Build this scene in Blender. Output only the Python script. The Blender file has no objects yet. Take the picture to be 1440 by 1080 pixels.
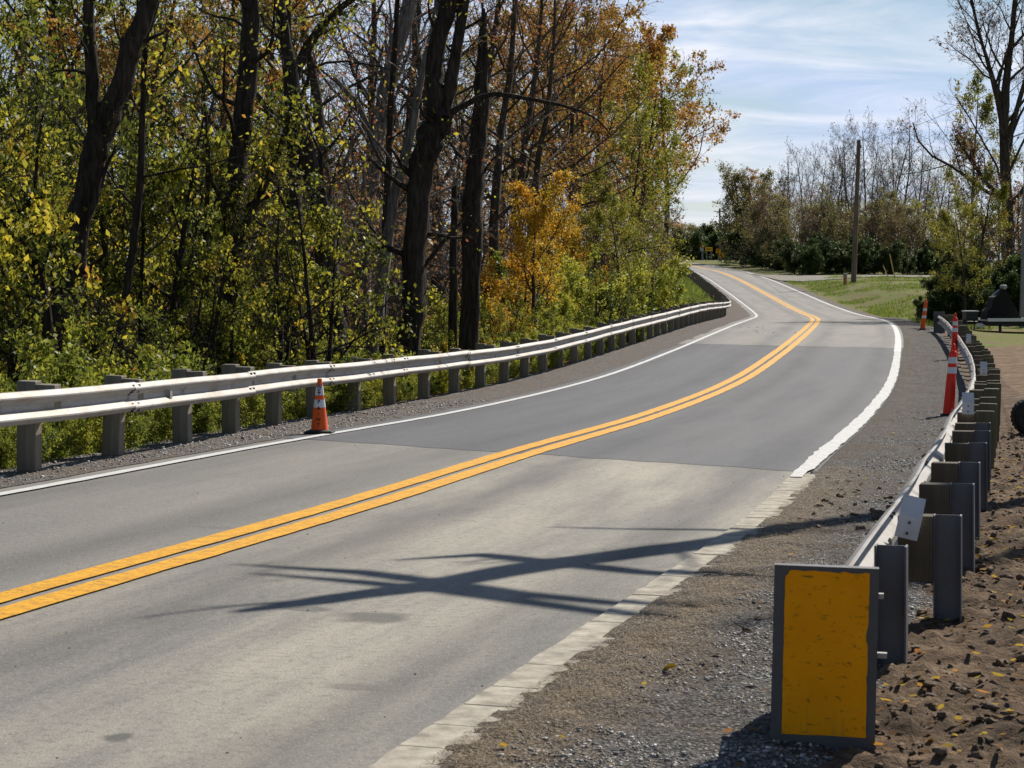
import bpy, bmesh, math, random
import numpy as np
from mathutils import Vector, Matrix

# ------------------------------------------------------------------ scene, camera, light
SC = bpy.context.scene
COL = SC.collection
R = math.radians
CAM_Z = 1.8
FPX = 2980.0                      # focal length in photo pixels (1440 wide)
cam_d = bpy.data.cameras.new("camera")
cam_d.sensor_width = 36.0
cam_d.lens = 36.0 * FPX / 1440.0
cam_d.shift_y = -133.0 / 1440.0
cam_d.clip_start = 0.1
cam_d.clip_end = 9000.0
cam_d.dof.use_dof = True
cam_d.dof.focus_distance = 32.0
cam_d.dof.aperture_fstop = 14.0
cam = bpy.data.objects.new("camera", cam_d)
cam.location = (0, 0, CAM_Z)
cam.rotation_euler = (R(90), 0, 0)
COL.objects.link(cam)
SC.camera = cam

SUN_AZ, SUN_EL = 33.0, 40.0       # azimuth to the right of the view (+Y), elevation
sun_dir = Vector((math.sin(R(SUN_AZ)) * math.cos(R(SUN_EL)), math.cos(R(SUN_AZ)) * math.cos(R(SUN_EL)), math.sin(R(SUN_EL))))
sl = bpy.data.lights.new("sun", 'SUN')
sl.energy = 5.0
sl.angle = R(0.55)
sl.color = (1.0, 0.93, 0.82)
so = bpy.data.objects.new("sun", sl)
so.rotation_euler = (-sun_dir).to_track_quat('-Z', 'Y').to_euler()
so.location = (20, 40, 60)
COL.objects.link(so)

W = bpy.data.worlds.new("World")
SC.world = W
W.use_nodes = True
wn, wl = W.node_tree.nodes, W.node_tree.links
wn.clear()
w_out = wn.new('ShaderNodeOutputWorld')
w_bg = wn.new('ShaderNodeBackground')
w_sky = wn.new('ShaderNodeTexSky')
w_sky.sky_type = 'NISHITA'
w_sky.sun_disc = False
w_sky.sun_elevation = R(SUN_EL)
w_sky.sun_rotation = R(SUN_AZ)
w_sky.air_density = 1.0
w_sky.dust_density = 0.25
w_sky.ozone_density = 2.0
w_bg.inputs['Strength'].default_value = 0.062
# thin high cloud: noise on a flat cloud deck (direction / height)
tc = wn.new('ShaderNodeTexCoord')
sep = wn.new('ShaderNodeSeparateXYZ')
wl.new(tc.outputs['Generated'], sep.inputs[0])
def wmath(op, a, b=None, clamp=False):
    n = wn.new('ShaderNodeMath'); n.operation = op; n.use_clamp = clamp
    for i, v in enumerate((a, b)):
        if v is None: continue
        if isinstance(v, (int, float)): n.inputs[i].default_value = v
        else: wl.new(v, n.inputs[i])
    return n.outputs[0]
zc = wmath('ADD', wmath('MAXIMUM', sep.outputs[2], 0.0), 0.13)
px = wmath('DIVIDE', sep.outputs[0], zc)
py = wmath('DIVIDE', sep.outputs[1], zc)
comb = wn.new('ShaderNodeCombineXYZ')
wl.new(px, comb.inputs[0]); wl.new(py, comb.inputs[1])
def wnoise(scale, sx, sy, rot, detail, loc, rough=0.55, dist=0.0):
    m = wn.new('ShaderNodeMapping'); m.inputs['Scale'].default_value = (sx, sy, 1)
    m.inputs['Rotation'].default_value = (0, 0, R(rot)); m.inputs['Location'].default_value = loc
    wl.new(comb.outputs[0], m.inputs[0])
    n = wn.new('ShaderNodeTexNoise'); n.inputs['Scale'].default_value = scale
    n.inputs['Detail'].default_value = detail; n.inputs['Roughness'].default_value = rough
    n.inputs['Distortion'].default_value = dist
    wl.new(m.outputs[0], n.inputs['Vector'])
    return n.outputs['Fac']
n1 = wnoise(0.75, 1.0, 1.25, 14, 5, (3.1, 0.4, 0), 0.5, 0.6)
n2 = wnoise(2.2, 0.8, 1.3, 10, 7, (7.3, 2.2, 0), 0.58, 0.7)
cov = wmath('ADD', wmath('MULTIPLY', n1, 0.65), wmath('MULTIPLY', n2, 0.35))
ramp = wn.new('ShaderNodeValToRGB')
ramp.color_ramp.elements[0].position = 0.38; ramp.color_ramp.elements[0].color = (0.1, 0.1, 0.1, 1)
ramp.color_ramp.elements[1].position = 0.56; ramp.color_ramp.elements[1].color = (1, 1, 1, 1)
wl.new(cov, ramp.inputs[0])
# thin cloud scatters sunlight forward: bright toward the sun, dull away from it
vm = wn.new('ShaderNodeVectorMath'); vm.operation = 'DOT_PRODUCT'
wl.new(tc.outputs['Generated'], vm.inputs[0]); vm.inputs[1].default_value = tuple(sun_dir)
fwd = wn.new('ShaderNodeMapRange'); fwd.interpolation_type = 'SMOOTHSTEP'
fwd.inputs['From Min'].default_value = 0.0; fwd.inputs['From Max'].default_value = 0.85
fwd.inputs['To Min'].default_value = 0.38; fwd.inputs['To Max'].default_value = 1.0
wl.new(vm.outputs['Value'], fwd.inputs['Value'])
wmix = wn.new('ShaderNodeMix'); wmix.data_type = 'RGBA'
ccol = wn.new('ShaderNodeValToRGB')
ccol.color_ramp.elements[0].position = 0.36; ccol.color_ramp.elements[0].color = (6.6, 8.5, 12.4, 1)
ccol.color_ramp.elements[1].position = 0.66; ccol.color_ramp.elements[1].color = (11.6, 12.1, 13.4, 1)
wl.new(n2, ccol.inputs[0])
low = wn.new('ShaderNodeMapRange'); low.interpolation_type = 'SMOOTHSTEP'      # the cloud deck thins out overhead
low.inputs['From Min'].default_value = 0.16; low.inputs['From Max'].default_value = 0.42
low.inputs['To Min'].default_value = 1.0; low.inputs['To Max'].default_value = 0.05
wl.new(sep.outputs[2], low.inputs['Value'])
wl.new(wmath('MULTIPLY', wmath('MULTIPLY', ramp.outputs[0], low.outputs[0]), wmath('ADD', wmath('MULTIPLY', fwd.outputs[0], 0.7), 0.3)), wmix.inputs['Factor'])
wl.new(w_sky.outputs[0], wmix.inputs['A'])
csc = wn.new('ShaderNodeVectorMath'); csc.operation = 'SCALE'
wl.new(ccol.outputs[0], csc.inputs[0]); wl.new(fwd.outputs[0], csc.inputs['Scale'])
wl.new(csc.outputs[0], wmix.inputs['B'])
wl.new(wmix.outputs['Result'], w_bg.inputs['Color'])
wl.new(w_bg.outputs[0], w_out.inputs['Surface'])

SC.view_settings.view_transform = 'Standard'
SC.view_settings.look = 'None'
SC.view_settings.exposure = 0.32
SC.view_settings.gamma = 1.0
SC.render.engine = 'CYCLES'
SC.cycles.max_bounces = 6
SC.cycles.diffuse_bounces = 2
SC.cycles.transmission_bounces = 4
SC.cycles.use_denoising = True

rng = np.random.default_rng(7)
random.seed(7)

# ------------------------------------------------------------------ helpers
def tag(o, label=None, cat=None, group=None, kind=None):
    if label: o['label'] = label
    if cat: o['category'] = cat
    if group: o['group'] = group
    if kind: o['kind'] = kind
    return o
def empty(name, loc=(0, 0, 0), rz=0.0):
    o = bpy.data.objects.new(name, None)
    o.location = loc; o.rotation_euler = (0, 0, rz); o.empty_display_size = 0.2
    COL.objects.link(o)
    return o
def link(name, me, parent=None, loc=None):
    o = bpy.data.objects.new(name, me)
    COL.objects.link(o)
    if parent is not None: o.parent = parent
    if loc is not None: o.location = loc
    return o
def mesh_np(name, V, F, mat=None, smooth=False, uv=None, attrs=None):
    """V (n,3), F (m,k) all faces of k corners"""
    V = np.asarray(V, np.float32); F = np.asarray(F, np.int32)
    me = bpy.data.meshes.new(name)
    k = F.shape[1]
    me.vertices.add(len(V)); me.vertices.foreach_set('co', V.ravel())
    me.loops.add(F.size); me.loops.foreach_set('vertex_index', F.ravel())
    me.polygons.add(len(F)); me.polygons.foreach_set('loop_start', np.arange(0, F.size, k, dtype=np.int32))
    me.polygons.foreach_set('loop_total', np.full(len(F), k, np.int32))
    if smooth: me.polygons.foreach_set('use_smooth', np.ones(len(F), bool))
    if uv is not None:
        l = me.uv_layers.new(name='UVMap'); l.data.foreach_set('uv', np.asarray(uv, np.float32)[F.ravel()].ravel())
    for an, (dom, val) in (attrs or {}).items():
        a = me.attributes.new(an, 'FLOAT', dom); a.data.foreach_set('value', np.asarray(val, np.float32))
    me.update(calc_edges=True)
    if mat: me.materials.append(mat)
    return me
class MB:
    """collects simple solids into one mesh"""
    def __init__(s): s.v = []; s.f = []
    def add(s, vs, fs):
        b = len(s.v); s.v += [tuple(v) for v in vs]; s.f += [tuple(i + b for i in q) for q in fs]
    def box(s, c, size, rot=None, taper=1.0, bev=0.0):
        hx, hy, hz = size[0] / 2, size[1] / 2, size[2] / 2
        if bev > 0:
            bm = bmesh.new(); bmesh.ops.create_cube(bm, size=1.0)
            for v in bm.verts: v.co = Vector((v.co.x * size[0], v.co.y * size[1], v.co.z * size[2]))
            bmesh.ops.bevel(bm, geom=bm.edges[:], offset=bev, segments=1, affect='EDGES')
            bm.verts.index_update()
            vs = [v.co.copy() for v in bm.verts]; fs = [[v.index for v in f.verts] for f in bm.faces]; bm.free()
        else:
            vs = [Vector((x * hx * (taper if z > 0 else 1), y * hy * (taper if z > 0 else 1), z * hz)) for z in (-1, 1) for y in (-1, 1) for x in (-1, 1)]
            fs = [(0, 2, 3, 1), (4, 5, 7, 6), (0, 1, 5, 4), (2, 6, 7, 3), (0, 4, 6, 2), (1, 3, 7, 5)]
        M = rot if rot is not None else Matrix.Identity(3)
        s.add([M @ v + Vector(c) for v in vs], fs)
    def lathe(s, prof, c=(0, 0, 0), n=20, rot=None, cap=True):
        M = rot if rot is not None else Matrix.Identity(3)
        vs = []
        for r_, z in prof:
            for i in range(n):
                a = 2 * math.pi * i / n
                vs.append(M @ Vector((r_ * math.cos(a), r_ * math.sin(a), z)) + Vector(c))
        fs = []
        for j in range(len(prof) - 1):
            for i in range(n):
                k = (i + 1) % n
                fs.append((j * n + i, j * n + k, (j + 1) * n + k, (j + 1) * n + i))
        if cap:
            fs.append(tuple(range(n - 1, -1, -1))); fs.append(tuple((len(prof) - 1) * n + i for i in range(n)))
        s.add(vs, fs)
    def tube(s, pts, rad, n=8):
        pts = [Vector(p) for p in pts]
        vs = []; m = len(pts)
        for j, p in enumerate(pts):
            d = (pts[min(j + 1, m - 1)] - pts[max(j - 1, 0)]).normalized()
            a = d.orthogonal().normalized() if j == 0 else (a - d * a.dot(d)).normalized()
            b = d.cross(a); r_ = rad[j] if hasattr(rad, '__len__') else rad
            for i in range(n):
                t = 2 * math.pi * i / n
                vs.append(p + (a * math.cos(t) + b * math.sin(t)) * r_)
        fs = [(j * n + i, j * n + (i + 1) % n, (j + 1) * n + (i + 1) % n, (j + 1) * n + i) for j in range(m - 1) for i in range(n)]
        fs.append(tuple(range(n - 1, -1, -1))); fs.append(tuple((m - 1) * n + i for i in range(n)))
        s.add(vs, fs)
    def prism(s, poly, y0, y1, rot=None, c=(0, 0, 0)):
        """polygon in xz extruded along y"""
        M = rot if rot is not None else Matrix.Identity(3); n = len(poly)
        vs = [M @ Vector((x, y, z)) + Vector(c) for y in (y0, y1) for x, z in poly]
        fs = [tuple(range(n)), tuple(range(2 * n - 1, n - 1, -1))] + [(i, i + n, (i + 1) % n + n, (i + 1) % n) for i in range(n)]
        s.add(vs, fs)
    def mesh(s, name, mat, smooth=False):
        me = bpy.data.meshes.new(name); me.from_pydata(s.v, [], s.f); me.validate()
        bm = bmesh.new(); bm.from_mesh(me); bmesh.ops.recalc_face_normals(bm, faces=bm.faces[:]); bm.to_mesh(me); bm.free()
        if smooth:
            me.polygons.foreach_set('use_smooth', np.ones(len(me.polygons), bool))
            try: me.set_sharp_from_angle(angle=R(22))
            except Exception: pass
        me.materials.append(mat); me.update()
        return me
    def build(s, name, mat, parent=None, smooth=False, loc=None):
        return link(name, s.mesh(name, mat, smooth), parent, loc)
def rotz(a): return Matrix.Rotation(a, 3, 'Z')
def copy_tree(o, parent=None):
    c = o.copy(); COL.objects.link(c)
    if parent is not None: c.parent = parent
    for ch in list(o.children): copy_tree(ch, c)
    return c

def vnoise(x, y, seed=0):
    """smooth value noise, vectorised, 0..1"""
    x = np.asarray(x, float); y = np.asarray(y, float)
    xi = np.floor(x).astype(np.int64); yi = np.floor(y).astype(np.int64)
    fx = x - xi; fy = y - yi
    fx = fx * fx * (3 - 2 * fx); fy = fy * fy * (3 - 2 * fy)
    def h(a, b):
        n = (a * 374761393 + b * 668265263 + seed * 974634721) & 0xffffffff
        n = ((n ^ (n >> 13)) * 1274126177) & 0xffffffff
        return ((n ^ (n >> 16)) & 0xffff) / 65535.0
    return (h(xi, yi) * (1 - fx) + h(xi + 1, yi) * fx) * (1 - fy) + (h(xi, yi + 1) * (1 - fx) + h(xi + 1, yi + 1) * fx) * fy
def fbm(x, y, seed=0, oct=4, lac=2.1, gain=0.5):
    t = 0; a = 1; n = 0
    for k in range(oct):
        t = t + a * vnoise(x, y, seed + k * 17); n += a; a *= gain; x = x * lac; y = y * lac
    return t / n

# ------------------------------------------------------------------ materials
class NT:
    def __init__(s, name):
        s.m = bpy.data.materials.new(name); s.m.use_nodes = True
        s.n, s.l = s.m.node_tree.nodes, s.m.node_tree.links
        s.b = s.n['Principled BSDF']; s.out = s.n['Material Output']
        s.b.inputs['Specular IOR Level'].default_value = 0.25
    def put(s, sock, v):
        if isinstance(v, (int, float)): sock.default_value = v
        elif isinstance(v, (tuple, list)): sock.default_value = tuple(v) + ((1,) if len(v) == 3 and sock.type == 'RGBA' else ())
        else: s.l.new(v, sock)
    def coord(s, kind='Object', scale=(1, 1, 1), rot=(0, 0, 0)):
        t = s.n.new('ShaderNodeTexCoord'); m = s.n.new('ShaderNodeMapping')
        m.inputs['Scale'].default_value = scale; m.inputs['Rotation'].default_value = rot
        s.l.new(t.outputs[kind], m.inputs[0]); return m.outputs[0]
    def noise(s, vec, scale, detail=4, rough=0.55, dist=0.0):
        n = s.n.new('ShaderNodeTexNoise'); s.l.new(vec, n.inputs['Vector'])
        n.inputs['Scale'].default_value = scale; n.inputs['Detail'].default_value = detail
        n.inputs['Roughness'].default_value = rough; n.inputs['Distortion'].default_value = dist
        return n.outputs['Fac']
    def voro(s, vec, scale, feature='F1', out='Distance'):
        n = s.n.new('ShaderNodeTexVoronoi'); s.l.new(vec, n.inputs['Vector']); n.feature = feature
        n.inputs['Scale'].default_value = scale; return n.outputs[out]
    def math(s, op, a, b=0.0, clamp=False):
        n = s.n.new('ShaderNodeMath'); n.operation = op; n.use_clamp = clamp
        s.put(n.inputs[0], a); s.put(n.inputs[1], b); return n.outputs[0]
    def ramp(s, fac, stops, interp='LINEAR'):
        n = s.n.new('ShaderNodeValToRGB'); cr = n.color_ramp; cr.interpolation = interp
        while len(cr.elements) < len(stops): cr.elements.new(0.5)
        for e, (p, c) in zip(cr.elements, stops):
            e.position = p; e.color = (c, c, c, 1) if isinstance(c, (int, float)) else tuple(c) + (1,)
        s.put(n.inputs[0], fac); return n.outputs[0]
    def mix(s, fac, a, b, mode='MIX'):
        n = s.n.new('ShaderNodeMix'); n.data_type = 'RGBA'; n.blend_type = mode
        s.put(n.inputs['Factor'], fac); s.put(n.inputs['A'], a); s.put(n.inputs['B'], b)
        return n.outputs['Result']
    def attr(s, name, out='Fac'):
        n = s.n.new('ShaderNodeAttribute'); n.attribute_name = name; return n.outputs[out]
    def sep(s, vec):
        n = s.n.new('ShaderNodeSeparateXYZ'); s.l.new(vec, n.inputs[0]); return n.outputs
    def bump(s, h, strength=0.3, dist=0.01):
        n = s.n.new('ShaderNodeBump'); n.inputs['Strength'].default_value = strength; n.inputs['Distance'].default_value = dist
        s.put(n.inputs['Height'], h); s.l.new(n.outputs[0], s.b.inputs['Normal'])
    def fin(s, col, rough=0.7, metal=0.0, spec=None):
        s.put(s.b.inputs['Base Color'], col); s.put(s.b.inputs['Roughness'], rough); s.put(s.b.inputs['Metallic'], metal)
        if spec is not None: s.b.inputs['Specular IOR Level'].default_value = spec
        return s.m

def mat_plain(name, c1, c2, scale=6, rough=0.6, metal=0.0, bump=0.0, stretch=(1, 1, 1), spec=None):
    t = NT(name); v = t.coord('Object', stretch)
    n = t.noise(v, scale, 5, 0.6)
    if bump: t.bump(t.noise(v, scale * 5, 4), bump, 0.004)
    return t.fin(t.ramp(n, [(0.3, c1), (0.7, c2)]), rough, metal, spec)
def mat_leaf(name, stops, trans=0.52, rough=0.5, spec=0.2):
    """colour varies from leaf to leaf (face attribute r); light passes through"""
    t = NT(name)
    col = t.ramp(t.attr('r'), stops)
    t.fin(col, rough, 0, spec)
    tr = t.n.new('ShaderNodeBsdfTranslucent')
    g = t.n.new('ShaderNodeGamma'); g.inputs['Gamma'].default_value = 0.86; t.l.new(col, g.inputs[0])
    t.l.new(g.outputs[0], tr.inputs['Color'])
    mx = t.n.new('ShaderNodeMixShader'); mx.inputs[0].default_value = trans
    t.l.new(t.b.outputs[0], mx.inputs[1]); t.l.new(tr.outputs[0], mx.inputs[2]); t.l.new(mx.outputs[0], t.out.inputs['Surface'])
    return t.m
def mat_bark(name, c1, c2, rough=0.9):
    t = NT(name); v = t.coord('Object', (1, 1, 0.16))
    n = t.math('SUBTRACT', t.math('MULTIPLY', t.noise(v, 16, 6, 0.7, 0.6), 1.35), t.math('MULTIPLY', t.voro(v, 18), 0.35)); n2 = t.noise(t.coord('Object', (1, 1, 0.6)), 1.3, 3)
    f = t.math('ADD', t.math('MULTIPLY', n, 0.7), t.math('MULTIPLY', n2, 0.3))
    t.bump(n, 1.0, 0.05)
    return t.fin(t.ramp(f, [(0.30, c1), (0.56, c2), (0.75, tuple(c * 1.7 for c in c2))]), rough, 0, 0.1)

def mat_road(name, base, dark, light, sand_amt, speck=0.25, right=1.0, left=0.45, spots=()):
    """asphalt; UV is metres: x across from the centre line, y along the road"""
    t = NT(name)
    uv = t.coord('UV'); u, s_, _ = t.sep(uv)
    fine = t.noise(uv, 95, 3, 0.75); mid = t.noise(uv, 34, 3, 0.7)
    grit = t.voro(uv, 70); gcol = t.sep(t.voro(uv, 70, 'F1', 'Color'))[0]
    st = t.noise(t.coord('UV', (1.0, 0.06, 1)), 1.5, 5, 0.6, 0.15)     # long worn bands
    blot = t.noise(t.coord('UV', (1, 0.16, 1)), 0.9, 8, 0.7, 0.15)
    col = t.ramp(st, [(0.30, dark), (0.55, base), (0.72, base)])
    side = t.ramp(t.math('ADD', t.math('MULTIPLY', u, 0.5), 0.5), [(0.3, left), (0.75, right)])
    sand = t.math('MULTIPLY', t.math('MULTIPLY', t.ramp(blot, [(0.36, 0.0), (0.66, 1.0)]), side), sand_amt)
    col = t.mix(sand, col, light)
    au = t.math('ABSOLUTE', u)
    b1 = t.math('SUBTRACT', 1.0, t.math('DIVIDE', t.math('ABSOLUTE', t.math('SUBTRACT', au, 2.8)), 0.42), True)
    b2 = t.math('SUBTRACT', 1.0, t.math('DIVIDE', t.math('ABSOLUTE', t.math('SUBTRACT', au, 0.8)), 0.45), True)
    band = t.math('MULTIPLY', t.math('ADD', b1, b2), t.ramp(t.noise(t.coord('UV', (1, 0.16, 1)), 1.3, 5, 0.6), [(0.3, 0.2), (0.6, 0.85)]))
    col = t.mix(band, col, tuple(c * 0.6 for c in base))
    pt_ = t.noise(t.coord('UV', (1, 0.7, 1)), 2.6, 4, 0.6)
    col = t.mix(t.ramp(pt_, [(0.6, 0.0), (0.75, 0.22)]), col, tuple(c * 0.5 for c in base))
    col = t.mix(t.ramp(fine, [(0.30, 0.62), (0.52, 0.0)]), col, tuple(c * 0.4 for c in base))
    col = t.mix(t.ramp(mid, [(0.52, 0.0), (0.72, 0.5)]), col, tuple(min(1, c * 1.5) for c in base))
    m3 = t.noise(uv, 17, 4, 0.75)
    col = t.mix(t.ramp(m3, [(0.33, 0.5), (0.5, 0.0)]), col, tuple(c * 0.55 for c in base))
    col = t.mix(t.math('MULTIPLY', t.ramp(grit, [(0.1, 1.0), (0.4, 0.0)]), t.ramp(gcol, [(0.8, 0.0), (0.92, speck)])), col, tuple(min(1, c * 2.4) for c in base))
    wob = t.math('MULTIPLY', t.math('SUBTRACT', t.noise(uv, 4.5, 4, 0.6), 0.5), 1.3)
    for su, ss, ru, rs, k in spots:
        du = t.math('DIVIDE', t.math('SUBTRACT', u, su), ru); ds = t.math('DIVIDE', t.math('SUBTRACT', s_, ss), rs)
        rr = t.math('ADD', t.math('SQRT', t.math('ADD', t.math('MULTIPLY', du, du), t.math('MULTIPLY', ds, ds))), wob)
        col = t.mix(t.ramp(rr, [(0.55, k), (1.0, 0.0)]), col, tuple(c * 0.42 for c in base))
    tr = t.noise(t.coord('UV', (0.5, 0.8, 1)), 1.5, 2, 0.5, 2.2)      # hair cracks / scuffs
    col = t.mix(t.ramp(tr, [(0.494, 0.0), (0.5, 0.3), (0.506, 0.0)]), col, tuple(c * 0.4 for c in base))
    t.bump(t.math('ADD', fine, t.math('MULTIPLY', grit, 0.6)), 0.5, 0.006)
    return t.fin(col, 0.82, 0, 0.25)
def mat_paint(name, c, c_dirty, under, wear=0.5):
    t = NT(name); uv = t.coord('UV')
    n = t.noise(uv, 9, 6, 0.7); cr = t.noise(t.coord('UV', (0.7, 2.6, 1), (0, 0, 0.3)), 6.5, 3, 0.6, 1.8)
    fine = t.noise(uv, 70, 3, 0.7)
    col = t.ramp(n, [(0.3, c_dirty), (0.6, c)])
    col = t.mix(t.ramp(cr, [(0.47, 0.0), (0.5, wear), (0.53, 0.0)]), col, under)
    col = t.mix(t.ramp(fine, [(0.30, wear), (0.42, 0.0)]), col, under)
    t.bump(fine, 0.3, 0.006)
    return t.fin(col, 0.6, 0, 0.3)
def mat_gravel(name, c1, c2, c3, dirt, dirt_amt=0.6, scale=42, straw=None):
    t = NT(name); v = t.coord('Object')
    d = t.voro(v, scale); cc = t.voro(v, scale, 'F1', 'Color'); d2 = t.voro(v, scale * 2.1); c2_ = t.sep(t.voro(v, scale * 2.1, 'F1', 'Color'))[0]
    g = t.sep(cc)[0]
    col = t.ramp(t.math('ADD', t.math('MULTIPLY', g, 0.6), t.math('MULTIPLY', c2_, 0.4)), [(0.1, c1), (0.5, c2), (0.8, c2), (0.88, c3)])
    col = t.mix(t.ramp(d, [(0.25, 0.0), (0.7, 0.85)]), col, tuple(c * 0.22 for c in c1))
    pat = t.noise(v, 1.1, 7, 0.7, 0.8); fine = t.noise(v, 60, 4, 0.75)
    dcol = t.ramp(fine, [(0.3, tuple(c * 0.35 for c in dirt)), (0.6, dirt), (0.75, tuple(min(1, c * 1.5) for c in dirt))])
    col = t.mix(t.math('MULTIPLY', t.ramp(pat, [(0.42, 0.0), (0.58, 1.0)]), dirt_amt), col, dcol)
    if straw is not None:
        m = t.math('MULTIPLY', t.attr('near'), t.ramp(t.noise(v, 3.5, 5, 0.7), [(0.35, 0.35), (0.6, 1.0)]))
        sc_ = t.noise(t.coord('Object', (1, 0.25, 1), (0, 0, 0.7)), 90, 3, 0.7, 1.5)
        col = t.mix(m, col, t.ramp(sc_, [(0.34, tuple(c * 0.25 for c in straw)), (0.5, tuple(c * 0.7 for c in straw)), (0.68, tuple(min(1, c * 1.35) for c in straw))]))
    t.bump(t.math('SUBTRACT', t.math('MULTIPLY', fine, 0.8), t.math('ADD', d, t.math('MULTIPLY', d2, 0.5))), 1.0, 0.018)
    return t.fin(col, 0.9, 0, 0.15)

M = {}
M['old_asphalt'] = mat_road('old_asphalt', (0.188, 0.182, 0.171), (0.135, 0.132, 0.128), (0.47, 0.43, 0.345), 0.85, 0.8, 1.0, 0.3, ((2.04, 12.0, 0.26, 0.24, 0.75), (1.6, 12.15, 0.16, 0.1, 0.6), (2.08, 9.0, 0.06, 0.1, 0.8), (2.6, 10.2, 0.15, 0.1, 0.4), (-0.4, 15.5, 0.3, 0.1, 0.3)))
M['new_asphalt'] = mat_road('new_asphalt', (0.118, 0.122, 0.134), (0.084, 0.088, 0.099), (0.2, 0.195, 0.18), 0.4, 0.9, 1.0, 0.2)
M['far_asphalt'] = mat_road('far_asphalt', (0.22, 0.217, 0.212), (0.17, 0.168, 0.166), (0.34, 0.31, 0.25), 0.7, 0.4, 1.0, 0.8)
M['yellow_paint'] = mat_paint('yellow_paint', (0.84, 0.42, 0.006), (0.58, 0.26, 0.008), (0.13, 0.085, 0.04), 0.85)
M['white_paint'] = mat_paint('white_paint', (0.66, 0.66, 0.66), (0.52, 0.52, 0.51), (0.3, 0.29, 0.27), 0.5)
M['white_paint_old'] = mat_paint('worn_white_paint', (0.64, 0.64, 0.63), (0.40, 0.39, 0.37), (0.27, 0.25, 0.22), 0.9)
M['kerb'] = mat_plain('kerb_concrete', (0.22, 0.195, 0.16), (0.50, 0.46, 0.38), 8, 0.9, 0, 1.0)
M['gravel_right'] = mat_gravel('shoulder_gravel', (0.085, 0.082, 0.082), (0.21, 0.205, 0.2), (0.6, 0.59, 0.57), (0.125, 0.095, 0.07), 0.65, 48, (0.25, 0.19, 0.125))
M['gravel_left'] = mat_gravel('shoulder_gravel_dusty', (0.13, 0.118, 0.11), (0.27, 0.25, 0.24), (0.6, 0.58, 0.55), (0.2, 0.145, 0.1), 0.55, 36)
M['drive_gravel'] = mat_gravel('drive_gravel', (0.3, 0.28, 0.25), (0.42, 0.4, 0.37), (0.6, 0.58, 0.55), (0.34, 0.29, 0.22), 0.4, 14)
def mat_dirt():
    t = NT('dug_soil'); v = t.coord('Object')
    n = t.noise(v, 2.2, 8, 0.66, 0.6); f = t.noise(v, 26, 5, 0.7)
    col = t.ramp(n, [(0.32, (0.06, 0.044, 0.032)), (0.55, (0.175, 0.122, 0.08)), (0.74, (0.35, 0.26, 0.18))])
    col = t.mix(t.ramp(f, [(0.35, 0.6), (0.55, 0.0)]), col, (0.05, 0.036, 0.026))
    t.bump(f, 1.0, 0.03)
    return t.fin(col, 0.95, 0, 0.1)
M['dirt'] = mat_dirt()
def mat_terrain():
    t = NT('terrain_ground'); v = t.coord('Object')
    n = t.noise(v, 0.5, 7, 0.65); f = t.noise(v, 9, 5, 0.7); ff = t.noise(v, 3.0, 4, 0.7)
    grass = t.ramp(f, [(0.3, (0.055, 0.085, 0.014)), (0.5, (0.12, 0.165, 0.026)), (0.72, (0.21, 0.225, 0.05))])
    grass = t.mix(t.ramp(n, [(0.40, 0.0), (0.6, 0.9)]), grass, (0.17, 0.125, 0.065))
    litter = t.ramp(f, [(0.3, (0.03, 0.022, 0.012)), (0.55, (0.09, 0.062, 0.032)), (0.75, (0.2, 0.13, 0.06))])
    soil = t.ramp(ff, [(0.3, (0.09, 0.058, 0.036)), (0.55, (0.19, 0.13, 0.082)), (0.75, (0.32, 0.235, 0.16))])
    g = t.math('ADD', t.attr('grass'), t.math('MULTIPLY', t.math('SUBTRACT', n, 0.5), 0.9), True)
    gg = t.ramp(g, [(0.4, 0.0), (0.6, 1.0)])
    d = t.math('ADD', t.attr('soil'), t.math('MULTIPLY', t.math('SUBTRACT', n, 0.5), 0.8), True)
    dd = t.ramp(d, [(0.4, 0.0), (0.6, 1.0)])
    col = t.mix(gg, litter, grass); col = t.mix(dd, col, soil)
    t.bump(f, 0.8, 0.05)
    return t.fin(col, 0.95, 0, 0.1)
M['terrain'] = mat_terrain()
def mat_galv(name, base, dirt, amt=0.55, rough=0.5, metal=0.35):
    t = NT(name); v = t.coord('Object')
    n = t.noise(t.coord('Object', (0.6, 0.6, 3)), 3, 6, 0.65); sp = t.noise(v, 38, 3)
    col = t.ramp(sp, [(0.3, tuple(c * 0.86 for c in base)), (0.7, base)])
    col = t.mix(t.math('MULTIPLY', t.ramp(n, [(0.45, 0.0), (0.68, 1.0)]), amt), col, dirt)
    gr = t.noise(v, 4.5, 6, 0.75)
    col = t.mix(t.ramp(gr, [(0.585, 0.0), (0.68, 0.75)]), col, (0.11, 0.092, 0.075))
    return t.fin(col, rough, metal, 0.4)
M['rail'] = mat_galv('galvanised_rail', (0.385, 0.375, 0.36), (0.27, 0.225, 0.175), 0.95, 0.6, 0.15)
M['steel_post'] = mat_galv('galvanised_post', (0.125, 0.13, 0.15), (0.13, 0.115, 0.10), 0.5, 0.5, 0.3)
M['bolt'] = mat_plain('rusty_bolt', (0.09, 0.06, 0.045), (0.16, 0.13, 0.11), 30, 0.6, 0.5)
M['post_wood'] = mat_plain('weathered_timber', (0.14, 0.12, 0.092), (0.29, 0.26, 0.205), 9, 0.9, 0, 0.8, (1, 1, 0.08))
M['green_wood'] = mat_plain('treated_timber', (0.075, 0.07, 0.042), (0.15, 0.14, 0.085), 9, 0.9, 0, 0.8, (1, 1, 0.08))
M['block_wood'] = mat_plain('treated_block', (0.07, 0.055, 0.04), (0.14, 0.115, 0.08), 9, 0.9, 0, 0.8, (1, 1, 0.08))
M['bark'] = mat_bark('dark_bark', (0.018, 0.014, 0.011), (0.06, 0.05, 0.04))
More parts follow.
